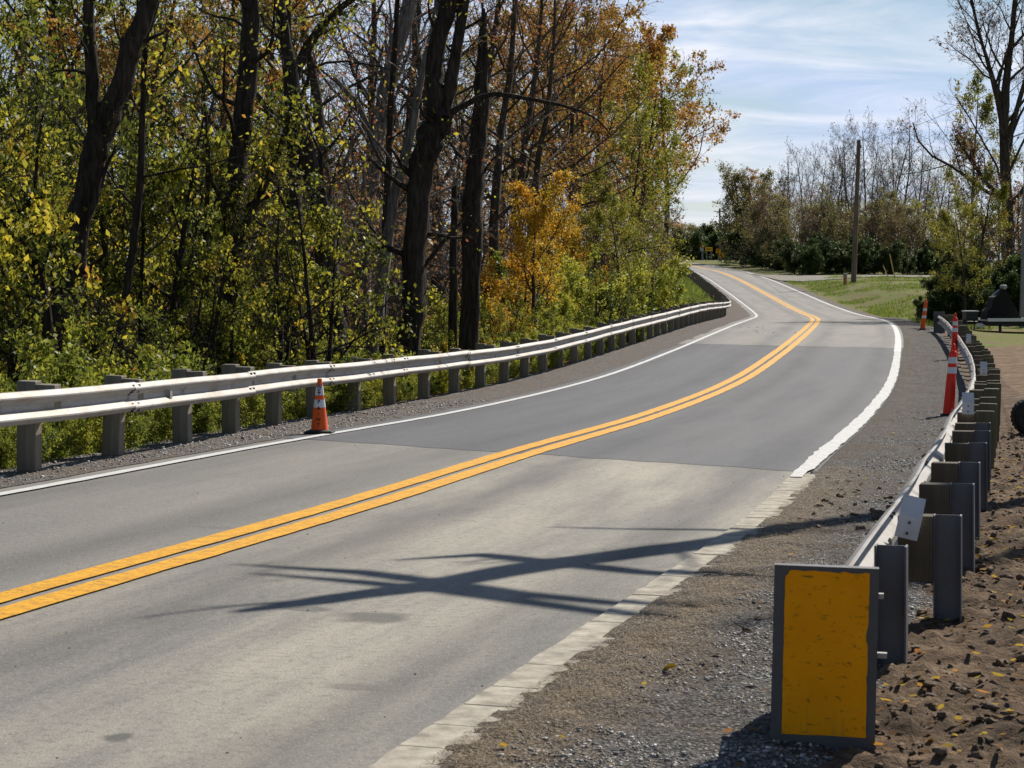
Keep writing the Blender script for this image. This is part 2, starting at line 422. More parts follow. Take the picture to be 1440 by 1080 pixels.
M['bark_mid'] = mat_bark('brown_bark', (0.03, 0.024, 0.019), (0.095, 0.078, 0.06))
M['bark_grey'] = mat_bark('grey_bark', (0.08, 0.072, 0.064), (0.21, 0.19, 0.17))
M['twig'] = mat_bark('far_twigs', (0.06, 0.053, 0.05), (0.14, 0.125, 0.115))
YG = [(0.0, (0.022, 0.034, 0.008)), (0.25, (0.05, 0.065, 0.011)), (0.42, (0.19, 0.205, 0.02)), (0.68, (0.50, 0.44, 0.032)), (0.94, (0.6, 0.4, 0.034)), (1.0, (0.4, 0.16, 0.03))]
M['leaf_yg'] = mat_leaf('leaf_yellow_green', YG)
M['leaf_green'] = mat_leaf('leaf_green', [(0.0, (0.022, 0.036, 0.008)), (0.42, (0.12, 0.15, 0.018)), (0.8, (0.34, 0.36, 0.034)), (1.0, (0.3, 0.26, 0.035))])
M['leaf_shrub'] = mat_leaf('leaf_shrub', [(0.0, (0.04, 0.06, 0.012)), (0.3, (0.15, 0.18, 0.02)), (0.5, (0.28, 0.31, 0.03)), (0.75, (0.50, 0.47, 0.045)), (0.95, (0.38, 0.29, 0.04)), (1.0, (0.4, 0.18, 0.05))], 0.45)
M['leaf_gold'] = mat_leaf('leaf_gold', [(0.0, (0.26, 0.20, 0.02)), (0.5, (0.54, 0.32, 0.02)), (0.85, (0.60, 0.25, 0.018)), (1.0, (0.45, 0.11, 0.015))])
M['leaf_oak'] = mat_leaf('leaf_oak', [(0.0, (0.10, 0.085, 0.02)), (0.25, (0.25, 0.18, 0.03)), (0.55, (0.37, 0.19, 0.03)), (0.82, (0.36, 0.125, 0.026)), (1.0, (0.42, 0.28, 0.035))])
M['leaf_lime'] = mat_leaf('leaf_lime', [(0.0, (0.09, 0.105, 0.016)), (0.45, (0.22, 0.225, 0.026)), (0.85, (0.34, 0.28, 0.03)), (1.0, (0.38, 0.18, 0.03))])
M['leaf_drab'] = mat_leaf('leaf_drab', [(0.0, (0.07, 0.068, 0.03)), (0.5, (0.17, 0.155, 0.05)), (0.85, (0.27, 0.235, 0.065)), (1.0, (0.32, 0.2, 0.06))])
M['leaf_red'] = mat_leaf('leaf_red', [(0.0, (0.2, 0.07, 0.03)), (0.6, (0.34, 0.1, 0.035)), (1.0, (0.3, 0.16, 0.05))])
M['leaf_brown'] = mat_leaf('leaf_brown', [(0.0, (0.08, 0.045, 0.02)), (0.6, (0.17, 0.085, 0.035)), (1.0, (0.26, 0.14, 0.05))])
M['leaf_dark'] = mat_leaf('leaf_dark', [(0.0, (0.016, 0.03, 0.009)), (0.5, (0.042, 0.07, 0.016)), (1.0, (0.12, 0.15, 0.03))], 0.38)
M['litter'] = mat_leaf('fallen_leaf', [(0.0, (0.09, 0.05, 0.025)), (0.4, (0.15, 0.085, 0.04)), (0.6, (0.19, 0.125, 0.065)), (0.7, (0.38, 0.27, 0.02)), (0.85, (0.45, 0.3, 0.02)), (1.0, (0.4, 0.14, 0.03))], 0.15, 0.85, 0.03)
M['grass'] = mat_leaf('grass_blade', [(0.0, (0.05, 0.085, 0.014)), (0.5, (0.16, 0.22, 0.03)), (0.85, (0.26, 0.28, 0.05)), (1.0, (0.32, 0.26, 0.12))], 0.4)
M['stone'] = None
def mat_stone():
    t = NT('loose_stone'); r_ = t.attr('r')
    return t.fin(t.ramp(r_, [(0, (0.09, 0.085, 0.085)), (0.5, (0.24, 0.23, 0.22)), (0.85, (0.36, 0.33, 0.3)), (1.0, (0.75, 0.74, 0.72))]), 0.6, 0, 0.4)
M['stone'] = mat_stone()
M['clod'] = mat_plain('soil_clod', (0.06, 0.043, 0.031), (0.20, 0.145, 0.1), 14, 0.95, 0, 1.0)
# ------------------------------------------------------------------ road alignment (metres; y along the view)
YK = np.array([-14, 0, 6, 11, 17, 24, 33, 45, 60, 72, 85, 100, 115, 132, 150, 180, 215, 250, 290, 310, 325, 345, 365, 390.])
XK = np.array([-9.3, -5.95, -4.4, -2.998, -1.394, 0.113, 2.08, 4.639, 7.546, 9.773, 12.006, 14.324, 16.324, 18.138, 19.594, 21.356, 23.053, 24.558, 26.018, 26.6, 26.1, 23.0, 16.0, 3.0])
EK = np.array([0.02, 0.02, 0.03, 0.052, 0.03, -0.052, -0.186, -0.208, -0.012, 0.197, 0.335, 0.352, 0.292, 0.315, 0.60, 1.528, 2.773, 3.843, 4.699, 5.2, 5.72, 6.35, 6.85, 7.3])
def herm(Yk, v, Y):
    Y = np.asarray(Y, float)
    m = np.gradient(v, Yk); i = np.clip(np.searchsorted(Yk, Y) - 1, 0, len(Yk) - 2)
    h = Yk[i + 1] - Yk[i]; t = (Y - Yk[i]) / h
    return (2 * t**3 - 3 * t**2 + 1) * v[i] + (t**3 - 2 * t**2 + t) * h * m[i] + (-2 * t**3 + 3 * t**2) * v[i + 1] + (t**3 - t**2) * h * m[i + 1]
def xc(Y): return herm(YK, XK, np.clip(Y, -14, 390))
def el(Y): return herm(YK, EK, np.clip(Y, -14, 390))
def slope(Y): return (xc(np.asarray(Y, float) + 0.5) - xc(np.asarray(Y, float) - 0.5))
WL, WR = 3.036, 3.278
def gz(u, s):
    """height of the carriageway and shoulders, u metres right of the centre line"""
    u = np.asarray(u, float)
    return el(s) - 0.012 * u - np.maximum(0, -3.3 - u) * 0.03 - np.maximum(0, u - 3.5) * 0.03
def at(u, s, dz=0.0):
    """point u metres right of the centre line at station s"""
    d = float(slope(s)); q = math.hypot(1, d)
    return Vector((float(xc(s)) + u / q, s - u * d / q, float(gz(u, s)) + dz))
def heading(s): return math.atan(float(slope(s)))

LEFTD = lambda Y: np.interp(Y, [0, 60, 120, 180, 300, 420], [0.30, 0.34, 0.30, 0.16, 0.14, 0.1])
def ground(X, Y):
    """terrain height anywhere"""
    X = np.asarray(X, float); Y = np.asarray(Y, float)
    Yc = np.clip(Y, -14, 318)
    d = slope(Yc); q = np.sqrt(1 + d * d)
    u = (X - xc(Yc)) / q
    base = gz(np.clip(u, -5.3, 5.6), np.clip(Y, -14, 390))
    # left: bank falling into the wood
    l = np.maximum(0, -5.3 - u)
    maxd = np.interp(Y, [0, 80, 160, 300, 420], [2.3, 2.6, 2.2, 2.0, 0.3])
    base = base - maxd * (1 - np.exp(-l * LEFTD(Y) / maxd)) + np.clip(l / 6, 0, 1) * (fbm(X * 0.12, Y * 0.12, 3) - 0.5) * 0.8
    # right: flat yard near by, rising bank and plateau further on
    plat = np.interp(Y, [0, 60, 90, 120, 150, 180, 200, 230, 300, 400, 600], [-0.15, -0.1, 0.1, 0.75, 1.5, 2.3, 2.8, 3.35, 5.0, 6.6, 10.5])
    w = np.clip((u - 4.6) / np.interp(Y, [0, 90, 150, 200], [4, 4, 5.0, 7.0]), 0, 1); w = w * w * (3 - 2 * w)
    r_ = base * (1 - w) + np.maximum(plat, base - 0.35) * w + w * (fbm(X * 0.25, Y * 0.25, 5) - 0.5) * np.interp(Y, [0, 40, 90, 140, 400], [0.05, 0.12, 0.35, 0.5, 0.6])
    z = np.where(u > 4.6, r_, base)
    fr = np.clip((Y - 318) / 60, 0, 1)
    return z * (1 - fr) + (np.interp(Y, [318, 345, 365, 390, 460, 3600], [5.5, 6.35, 6.85, 7.3, 7.8, 11]) - 0.12) * fr
def gpt(x, y, dz=0.0): return Vector((x, y, float(ground(x, y)) + dz))

# terrain sheet
ys = np.concatenate([np.arange(-14, 60, 0.8), np.arange(60, 160, 1.6), np.arange(160, 420, 3.5), np.arange(420, 700, 20), [800, 1000, 1400, 2200, 3600]])
us = np.concatenate([[-2600, -1200, -600, -300, -180, -120], np.arange(-90, -30, 6), np.arange(-30, -6, 1.2), np.arange(-6, 16, 0.55), np.arange(16, 40, 1.5), np.arange(40, 110, 6), [130, 180, 300, 600, 1200, 2600]])
YY, UU = np.meshgrid(ys, us, indexing='ij')
XX = xc(np.clip(YY, -14, 318)) + UU
ZZ = ground(XX, YY)
inroad = (np.abs(UU) < 5.9)
ZZ = ZZ - 0.07 * inroad - 0.25 * (np.abs(UU) < 2.4)
V = np.stack([XX, YY, ZZ], -1).reshape(-1, 3)
nyy, nuu = YY.shape
idx = np.arange(nyy * nuu).reshape(nyy, nuu)
F = np.stack([idx[:-1, :-1], idx[:-1, 1:], idx[1:, 1:], idx[1:, :-1]], -1).reshape(-1, 4)
grass = np.where(UU > 4.4, np.interp(YY, [38, 55, 75], [0.0, 0.45, 1.0]), np.interp(YY, [90, 150, 190], [0.1, 0.5, 1.0]) * np.interp(UU, [-16, -9], [0.15, 1.0]))
soil = np.where(UU > 4.4, np.interp(YY, [40, 62, 80], [1.0, 0.75, 0.1]), 0.0)
tag(link('terrain', mesh_np('terrain', V, F, M['terrain'], True, None, {'grass': ('POINT', grass.ravel()), 'soil': ('POINT', soil.ravel())})), kind='structure')

def ribbon(name, s0, s1, u0, u1, mat, dz=0.0, ds=0.5, nu=2, jag=0.0, skew0=None, skew1=None, seed=1, kind='structure', jagend=0.0):
    """strip of road surface; u0/u1 numbers or functions of s; jag = ragged edge"""
    ss = []; s = s0
    while s < s1:
        ss.append(s); s += ds * max(1.0, s / 40.0)
    ss.append(s1); ss = np.array(ss)
    f0 = u0 if callable(u0) else (lambda q: np.full_like(q, u0))
    f1 = u1 if callable(u1) else (lambda q: np.full_like(q, u1))
    a = f0(ss); b = f1(ss)
    if jag:
        j = (fbm(ss * 2.3, ss * 0 + seed, seed, 4) - 0.5) * 2 * jag; a = a + j
        j = (fbm(ss * 2.3, ss * 0 + seed + 9, seed, 4) - 0.5) * 2 * jag; b = b + j
    tt = np.linspace(0, 1, nu + 1)
    U = a[:, None] * (1 - tt) + b[:, None] * tt
    S = np.repeat(ss[:, None], nu + 1, 1)
    if skew0 is not None:     # ends cut across the road at a slant: shift of s per metre of u
        S = S + skew0 * U * np.clip(1 - (S - s0) / 6.0, 0, 1)
    if skew1 is not None:
        S = S + skew1 * U * np.clip(1 - (s1 - S) / 6.0, 0, 1)
    if jagend:
        S = S + jagend * (fbm(U * 2.6 + 40, U * 0 + seed, 91, 4) - 0.5) * np.clip(1 - (S - s0) / 2.0, 0, 1)
    d = slope(S); q = np.sqrt(1 + d * d)
    X = xc(S) + U / q; Y = S - U * d / q; Z = gz(U, S) + dz
    V = np.stack([X, Y, Z], -1).reshape(-1, 3); uv = np.stack([U, S], -1).reshape(-1, 2)
    n = len(ss); idx = np.arange(n * (nu + 1)).reshape(n, nu + 1)
    F = np.stack([idx[:-1, :-1], idx[:-1, 1:], idx[1:, 1:], idx[1:, :-1]], -1).reshape(-1, 4)
    return tag(link(name, mesh_np(name, V, F, mat, True, uv)), kind=kind)

SK = -0.457                          # slant of the two joints
S1, S2 = 23.93, 64.8
ribbon('road_old_asphalt', -14, S1 + 0.6, -3.42, 3.36, M['old_asphalt'], 0.0, 0.5, 8, skew1=SK)
ribbon('road_new_asphalt', S1, S2 + 0.6, -3.42, 3.42, M['new_asphalt'], 0.003, 0.5, 60, skew0=SK, skew1=-0.1, jagend=0.35)
ribbon('road_far_asphalt', S2, 386, -3.42, 3.46, M['far_asphalt'], 0.006, 0.2, 24, skew0=-0.1, jagend=0.5)
YW, YGAP = 0.195, 0.085
for nm, a, b in (('centre_line', -YGAP / 2 - YW, -YGAP / 2), ('centre_line', YGAP / 2, YGAP / 2 + YW)):
    ribbon(nm, -14, 385, a, b, M['yellow_paint'], 0.011, 0.12, 1, 0.012, seed=3 if a < 0 else 8)
ribbon('edge_line', -14, 385, -WL - 0.065, -WL + 0.065, M['white_paint'], 0.012, 0.12, 1, 0.012, seed=5)
ribbon('edge_line', 21.4, 62, lambda s: np.interp(s, [21.4, 26, 40, 62], [3.21, 3.2, 3.2, 3.21]), lambda s: np.interp(s, [21.4, 23, 26, 40, 62], [3.33, 3.38, 3.41, 3.41, 3.40]), M['white_paint_old'], 0.024, 0.12, 6, 0.03, seed=12)
ribbon('edge_line', 62.0, 385, 3.19, lambda s: np.interp(s, [62, 75, 100], [3.40, 3.38, 3.34]), M['white_paint'], 0.012, 0.3, 1, 0.015, seed=14)

# flush concrete edge strip, cracked into blocks
kb = MB(); s = -14.0; k = 0
while s < 21.6:
    L = random.choice((0.22, 0.28, 0.35, 0.5, 0.6)) if s > 12 else random.choice((0.4, 0.55, 0.6, 0.75)); e = s + L - 0.013
    jo = [random.uniform(-0.012, 0.012) for _ in range(4)]; rz = random.uniform(-0.002, 0.003)
    c = []
    nseg = 4
    for j in range(nseg + 1):
        q = s + (e - s) * j / nseg
        w = random.uniform(-0.022, 0.02)
        for uu in (3.205 + random.uniform(-0.008, 0.008), 3.45 + w):
            for dz in (-0.08, 0.014 + rz): c.append(at(uu, q, dz))
    fs = []
    for j in range(nseg):
        b = j * 4; fs += [(b, b + 1, b + 5, b + 4), (b + 1, b + 3, b + 7, b + 5), (b + 3, b + 2, b + 6, b + 7)]
    fs += [(0, 2, 3, 1), (nseg * 4, nseg * 4 + 1, nseg * 4 + 3, nseg * 4 + 2)]
    kb.add(c, fs); s += L; k += 1
tag(kb.build('kerb', M['kerb']), kind='structure')

# gravel shoulders (real unevenness)
def rough_strip(name, s0, s1, u0, u1, du, ds, amp, mat, kind='structure', seed=0, edge_in=0.0, near=None):
    ss = [s0]
    while ss[-1] < s1: ss.append(ss[-1] + ds * max(1.0, ss[-1] / 12.0))
    S, U = np.meshgrid(np.array(ss), np.arange(u0, u1 + 1e-6, du), indexing='ij')
    U = U + np.where(U < u0 + 1e-6, (fbm(S * 2.0, S * 0, seed + 4) - 0.5) * edge_in, 0) + np.where(U > u1 - du * 0.6, (fbm(S * 2.0, S * 0, seed + 6) - 0.5) * edge_in, 0)
    d = slope(S); q = np.sqrt(1 + d * d)
    X = xc(S) + U / q; Y = S - U * d / q
    Z = amp(U, S, X, Y)
    V = np.stack([X, Y, Z], -1).reshape(-1, 3)
    n, m = U.shape; idx = np.arange(n * m).reshape(n, m)
    F = np.stack([idx[:-1, :-1], idx[:-1, 1:], idx[1:, 1:], idx[1:, :-1]], -1).reshape(-1, 4)
    return tag(link(name, mesh_np(name, V, F, mat, True, None, {'near': ('POINT', near(U, S).ravel())} if near else None)), kind=kind)
def z_right(U, S, X, Y):
    t = np.clip((U - 3.36) / 0.35, 0, 1)
    cover = np.interp(S, [19.5, 22], [0.0, -0.016]) + 0.004 - 0.03 * np.clip((3.375 - U) / 0.05, 0, 1) + 0.008
    z = gz(U, S) + cover + (fbm(X * 9, Y * 9, 2, 4) - 0.42) * (0.010 + 0.04 * t) + t * (fbm(X * 2.2, Y * 2.2, 6, 2) - 0.5) * 0.02 + 0.012 * t
    return z + np.exp(-((U - 4.55) / 0.25) ** 2) * 0.02 - np.clip(U - 4.7, 0, 1) * 0.10
rough_strip('gravel_shoulder', 5, 120, 3.29, 4.98, 0.045, 0.045, z_right, M['gravel_right'], edge_in=0.0, near=lambda U, S: np.exp(-((U - 3.62) / 0.28) ** 2) * np.interp(S, [19, 24], [1, 0.25]))
def z_left(U, S, X, Y):
    t = np.clip((-3.3 - U) / 0.4, 0, 1)
    z = gz(U, S) + 0.004 + t * ((fbm(X * 7, Y * 7, 12, 4) - 0.42) * 0.05)
    return z - np.clip(-4.95 - U, 0, 1) * 0.35
rough_strip('gravel_shoulder', 5, 385, -5.3, -3.28, 0.11, 0.12, z_left, M['gravel_left'], seed=9, edge_in=0.06)
ribbon('gravel_shoulder', 118, 320, 3.42, 4.25, M['gravel_left'], -0.02, 0.5, 2, 0.05)
# dug soil beside the right-hand rail: clods as real relief
def z_dirt(U, S, X, Y):
    b = ground(X, Y)
    t = np.clip((U - 4.62) / 0.3, 0, 1) * np.clip((48 - S) / 14, 0, 1)
    big = fbm(X * 1.1, Y * 1.1, 31, 3) - 0.5
    cl = fbm(X * 5.2, Y * 5.2, 33, 4, 2.2, 0.55)
    cl = np.clip(cl - 0.42, 0, 1)
    fn = fbm(X * 15, Y * 15, 35, 3) - 0.5
    z = np.where(U < 5.5, gz(U, S), b) - 0.02 + t * (0.05 + fn * 0.07 + big * 0.07 + cl * 0.15 * np.interp(S, [8, 14, 22, 40], [1.0, 0.9, 0.55, 0.35]))
    z = z + t * np.exp(-((U - 5.75) / 0.35) ** 2) * np.interp(S, [9, 20, 26], [0.06, 0.04, 0.0])
    rut = np.exp(-((U - 7.6) / 0.28) ** 2) + np.exp(-((U - 9.2) / 0.28) ** 2)
    return z - rut * 0.09 * np.interp(S, [16, 24], [0, 1]) * (0.6 + 0.6 * vnoise(S * 4, U * 2, 4))
rough_strip('dug_ground', 6.5, 90, 4.6, 12.2, 0.036, 0.036, z_dirt, M['dirt'], seed=5)
def dirt_z(u, s):
    p = at(u, s); return float(z_dirt(np.array([u]), np.array([s]), np.array([p.x]), np.array([p.y]))[0])
# gravel drive crossing the plateau behind the pole
def drive():
    xs = np.arange(27, 130, 2.0); V = []; n = 5
    for x in xs:
        for k in range(n):
            y = 203 + k * 6.5 + 2 * math.sin(x * 0.05) + max(0, (34 - x)) * 1.2
            V.append((x, y, float(ground(x, y)) + 0.05))
    V = np.array(V); m = len(xs); idx = np.arange(m * n).reshape(m, n)
    F = np.stack([idx[:-1, :-1], idx[1:, :-1], idx[1:, 1:], idx[:-1, 1:]], -1).reshape(-1, 4)
    tag(link('gravel_drive', mesh_np('gravel_drive', V, F, M['drive_gravel'], True)), kind='structure')
drive()
# hardened sand and mud scraped off by tyres beyond the second joint
def scatter_lumps(name, pts, smin, smax, mat, flat=0.6, kind='stuff', label=None):
    bm = bmesh.new(); bmesh.ops.create_icosphere(bm, subdivisions=1 if smax < 0.03 else 2, radius=1.0)
    t = np.array([v.co[:] for v in bm.verts]); bm.verts.index_update(); f = np.array([[v.index for v in q.verts] for q in bm.faces]); bm.free()
    nv = len(t)
    n = len(pts); P = np.asarray(pts, float)
    sz = smin + (smax - smin) * rng.random(n) ** 2.5
    a = rng.random(n) * 6.283
    sc = sz[:, None, None] * (0.55 + 0.85 * rng.random((n, nv, 1)) ** 1.5)
    v = t[None] * sc; v[:, :, 2] *= flat
    v = v * (0.6 + 0.7 * rng.random((n, 1, 3)))
    c, s_ = np.cos(a)[:, None], np.sin(a)[:, None]
    x = v[:, :, 0] * c - v[:, :, 1] * s_; y = v[:, :, 0] * s_ + v[:, :, 1] * c
    v = np.stack([x, y, v[:, :, 2]], -1) + P[:, None, :]
    F = (f[None] + (np.arange(n) * nv)[:, None, None]).reshape(-1, 3)
    o = link(name, mesh_np(name, v.reshape(-1, 3), F, mat, False, None, {'r': ('FACE', np.repeat(rng.random(n), len(f)))}))
    return tag(o, label, None, None, kind)
def pts_us(us_, ss_, zf):
    d = slope(ss_); q = np.sqrt(1 + d * d); X = xc(ss_) + us_ / q; Y = ss_ - us_ * d / q
    return np.stack([X, Y, zf(us_, ss_, X, Y)], -1)
n = 70000
S_ = 7 + 30 * rng.random(n) ** 1.6; U_ = 3.6 + 1.85 * rng.random(n) ** 0.8
P_ = pts_us(U_, S_, z_right)
keep = fbm(P_[:, 0] * 1.3, P_[:, 1] * 1.3, 41) + 0.25 * (U_ - 4.4) > 0.45
scatter_lumps('loose_gravel', P_[keep], 0.0035, 0.014, M['stone'], 0.7)
n = 5200; S_ = 17 + 20 * rng.random(n); U_ = -4.9 + 1.5 * rng.random(n)
scatter_lumps('loose_gravel', pts_us(U_, S_, z_left), 0.006, 0.024, M['stone'], 0.7)
n = 9000; S_ = 7.5 + 24 * rng.random(n) ** 1.6; U_ = 4.8 + 3.2 * rng.random(n)
scatter_lumps('soil_clods', pts_us(U_, S_, z_dirt), 0.005, 0.036, M['clod'], 0.7, label='dark brown lumps of dug soil')
S_ = np.concatenate([rng.normal(12.4, 0.25, 60), rng.normal(17.2, 0.5, 60), rng.normal(19.5, 1.2, 80)]); U_ = np.concatenate([rng.normal(4.3, 0.12, 60), rng.normal(4.3, 0.3, 60), rng.normal(4.1, 0.35, 80)])
scatter_lumps('soil_clods', pts_us(U_, S_, z_right), 0.008, 0.045, M['clod'], 0.75, label='small brown soil lumps spilled on the gravel shoulder')
n = 90; S_ = rng.normal(77, 3.0, n); U_ = rng.normal(-1.5, 0.5, n) - (S_ - 77) * 0.05
scatter_lumps('mud_lumps', pts_us(U_, S_, lambda u, s, x, y: gz(u, s)), 0.012, 0.06, M['clod'], 0.35, label='scattered mud lumps on the road beyond the joint')
n = 240; S_ = 8 + 24 * rng.random(n); U_ = 3.2 - 6 * rng.random(n) ** 1.6
scatter_lumps('road_grit', pts_us(U_, S_, lambda u, s, x, y: gz(u, s) + 0.002), 0.002, 0.0085, M['clod'], 0.5, label='grit and crumbs lying on the road')

def scatter_leaves(name, P, size, mat, label, lift=0.012, tilt=0.5):
    n = len(P); a = rng.random(n) * 6.283
    L = size * (0.6 + 0.8 * rng.random(n)); Wd = L * (0.45 + 0.3 * rng.random(n))
    ax = np.stack([np.cos(a), np.sin(a), (rng.random(n) - 0.5) * tilt], -1); bx = np.stack([-np.sin(a), np.cos(a), (rng.random(n) - 0.5) * tilt], -1)
    P = P + np.array([0, 0, lift])
    th = np.array([0, 0.75, 1.7, math.pi, -1.7, -0.75]); cu = (rng.random(n) - 0.25) * 0.9
    v = []
    for t in th:       # pointed oval blades, cupped by different amounts
        x = math.cos(t) * (1.0 if abs(math.cos(t)) < 0.99 else 1.12); y = math.sin(t)
        jx = 1 + (rng.random(n) - 0.5) * 0.35
        q = P + ax * (L * 0.5 * x * jx)[:, None] + bx * (Wd * 0.5 * y * jx)[:, None]
        q[:, 2] += np.abs(cu) * L * 0.35 * (abs(y) if True else 0) + np.maximum(cu, 0) * L * 0.3 * x * x
        v.append(q)
    v = np.stack(v, 1).reshape(-1, 3)
    F = np.arange(6 * n).reshape(n, 6)
    return tag(link(name, mesh_np(name, v, F, mat, False, None, {'r': ('FACE', rng.random(n))})), label, None, None, 'stuff')
n = 4600; S_ = 7.5 + 20 * rng.random(n) ** 1.5; U_ = 4.8 + 3.2 * rng.random(n)
k = fbm(U_ * 1.4, S_ * 1.4, 55) > 0.42
scatter_leaves('leaf_litter', pts_us(U_, S_, z_dirt)[k], 0.048, M['litter'], 'fallen yellow and tan leaves on the dug soil')
n = 170; S_ = 7.5 + 24 * rng.random(n) ** 1.4; U_ = 3.6 + 1.6 * rng.random(n)
scatter_leaves('leaf_litter', pts_us(U_, S_, z_right), 0.04, M['litter'], 'sparse fallen leaves on the gravel shoulder')

def straw(name, P, size, label):
    n = len(P); a = rng.random(n) * 6.283; L = size * (0.4 + rng.random(n))[:, None]
    ax = np.stack([np.cos(a), np.sin(a), (rng.random(n) - 0.5) * 0.25], -1); bx = np.stack([-np.sin(a), np.cos(a), np.zeros(n)], -1) * 0.0016
    P = P + np.array([0, 0, 0.008]); md = bx * 8 * (rng.random((n, 1)) - 0.5) * L / size + np.array([0, 0, 0.006])
    v = np.stack([P - ax * L / 2, P - bx + md, P + ax * L / 2, P + bx + md], 1).reshape(-1, 3)
    tag(link(name, mesh_np(name, v, np.arange(4 * n).reshape(n, 4), M['straw'], False, None, {'r': ('FACE', rng.random(n))})), label, None, None, 'stuff')
M['straw'] = mat_leaf('dry_straw', [(0, (0.12, 0.085, 0.05)), (0.6, (0.3, 0.23, 0.15)), (1, (0.5, 0.42, 0.3))], 0.2)
n = 16000; S_ = 7 + 16 * rng.random(n) ** 1.4; U_ = 3.39 + np.abs(rng.normal(0, 0.33, n))
straw('dead_grass', pts_us(U_, S_, z_right), 0.06, 'matted dead grass beside the concrete edge strip')
n = 2500; S_ = 7 + 16 * rng.random(n) ** 1.4; U_ = 3.6 + 1.5 * rng.random(n)
straw('dead_grass', pts_us(U_, S_, z_right), 0.09, 'loose dry stalks on the gravel shoulder')
# ------------------------------------------------------------------ trees: skeleton grown by recursion, leaves hung on the last twigs
def tubes_np(tubes, tips_sides=3):
    Vs, Fs, b = [], [], 0
    for pts, rad, n in tubes:
        pts = np.asarray(pts); m = len(pts)
        d = np.empty_like(pts); d[1:-1] = pts[2:] - pts[:-2]; d[0] = pts[1] - pts[0]; d[-1] = pts[-1] - pts[-2]
        d /= (np.linalg.norm(d, axis=1, keepdims=True) + 1e-9)
        ref = np.array([1.0, 0.13, 0.07]) if abs(d[0, 0]) < 0.8 else np.array([0.1, 1.0, 0.07])
        a = np.cross(d, ref); a /= (np.linalg.norm(a, axis=1, keepdims=True) + 1e-9); c = np.cross(d, a)
        th = np.arange(n) * (2 * math.pi / n)
        ring = a[:, None, :] * np.cos(th)[None, :, None] + c[:, None, :] * np.sin(th)[None, :, None]
        r_ = np.asarray(rad)[:, None]
        if n >= 8:      # burrs, ridges and swellings on the main stem
            k_ = np.arange(m)[:, None]
            r_ = r_ * (1 + 0.10 * np.sin(3 * th + m + k_ * 0.3) + 0.05 * np.sin(7 * th + k_ * 0.2) + (fbm(th[None, :] * 1.3 + 7 + m, k_ * 0.55 + 0 * th[None, :], 15 + m, 2) - 0.5) * 0.42)
        Vs.append((pts[:, None, :] + ring * r_[:, :, None]).reshape(-1, 3))
        j = np.arange(m - 1)[:, None] * n; i = np.arange(n)[None, :]; k = (i + 1) % n
        Fs.append(np.stack([j + i, j + k, j + n + k, j + n + i], -1).reshape(-1, 4) + b)
        b += m * n
    return np.concatenate(Vs), np.concatenate(Fs)

def unit(v): return v / (np.linalg.norm(v) + 1e-9)
def path_from(g, start, d, L, nseg, wob, trop):
    pts = [np.asarray(start, float)]; d = unit(np.asarray(d, float))
    for _ in range(nseg):
        d = unit(d + g.normal(0, wob, 3) + np.array([0, 0, trop]))
        pts.append(pts[-1] + d * L / nseg)
    return np.array(pts)
def grow(g, pts, rad, level, P, tubes, tips):
    """add this branch, then its children"""
    mx = P['levels']
    tubes.append((pts, rad, (12, 6, 4, 3, 3)[min(level, 4)]))
    if level >= mx:
        tips.append(pts); return
    n = P['n'][level]; t0 = P['t0'][level]
    seg = np.linalg.norm(np.diff(pts, axis=0), axis=1); cl = np.concatenate([[0], np.cumsum(seg)]); L = cl[-1]
    az = g.random() * 6.28
    for k in range(n):
        t = t0 + (1 - t0) * (k + 0.3 + 0.6 * g.random()) / n
        q = t * L; i = min(np.searchsorted(cl, q, 'right') - 1, len(seg) - 1); fr = (q - cl[i]) / seg[i]
        p = pts[i] * (1 - fr) + pts[i + 1] * fr; r_ = rad[i] * (1 - fr) + rad[i + 1] * fr
        d = unit(pts[i + 1] - pts[i]); az += 2.4 + g.normal(0, 0.5)
        o = unit(np.cross(d, [0.31, 0.2, 0.93])); o2 = np.cross(d, o)
        out = o * math.cos(az) + o2 * math.sin(az)
        an = R(P['ang'][level] * (0.75 + 0.5 * g.random()) * (1.15 - 0.35 * t))
        dd = d * math.cos(an) + out * math.sin(an)
        ln = L * P['ratio'][level] * (1.0 - P.get('taper', 0.55) * (t - t0) / max(1e-3, 1 - t0)) * (0.7 + 0.6 * g.random())
        cr = min(r_ * 0.72, max(P['rmin'], r_ * P.get('rr', 0.5) * (0.7 + 0.5 * g.random())))
        ns = (7, 6, 4, 3, 2)[min(level + 1, 4)]
        cp = path_from(g, p, dd, ln, ns, P['wob'], P['trop'][level])
        crad = np.linspace(cr, max(P['rmin'] * 0.6, cr * 0.3), ns + 1)
        grow(g, cp, crad, level + 1, P, tubes, tips)
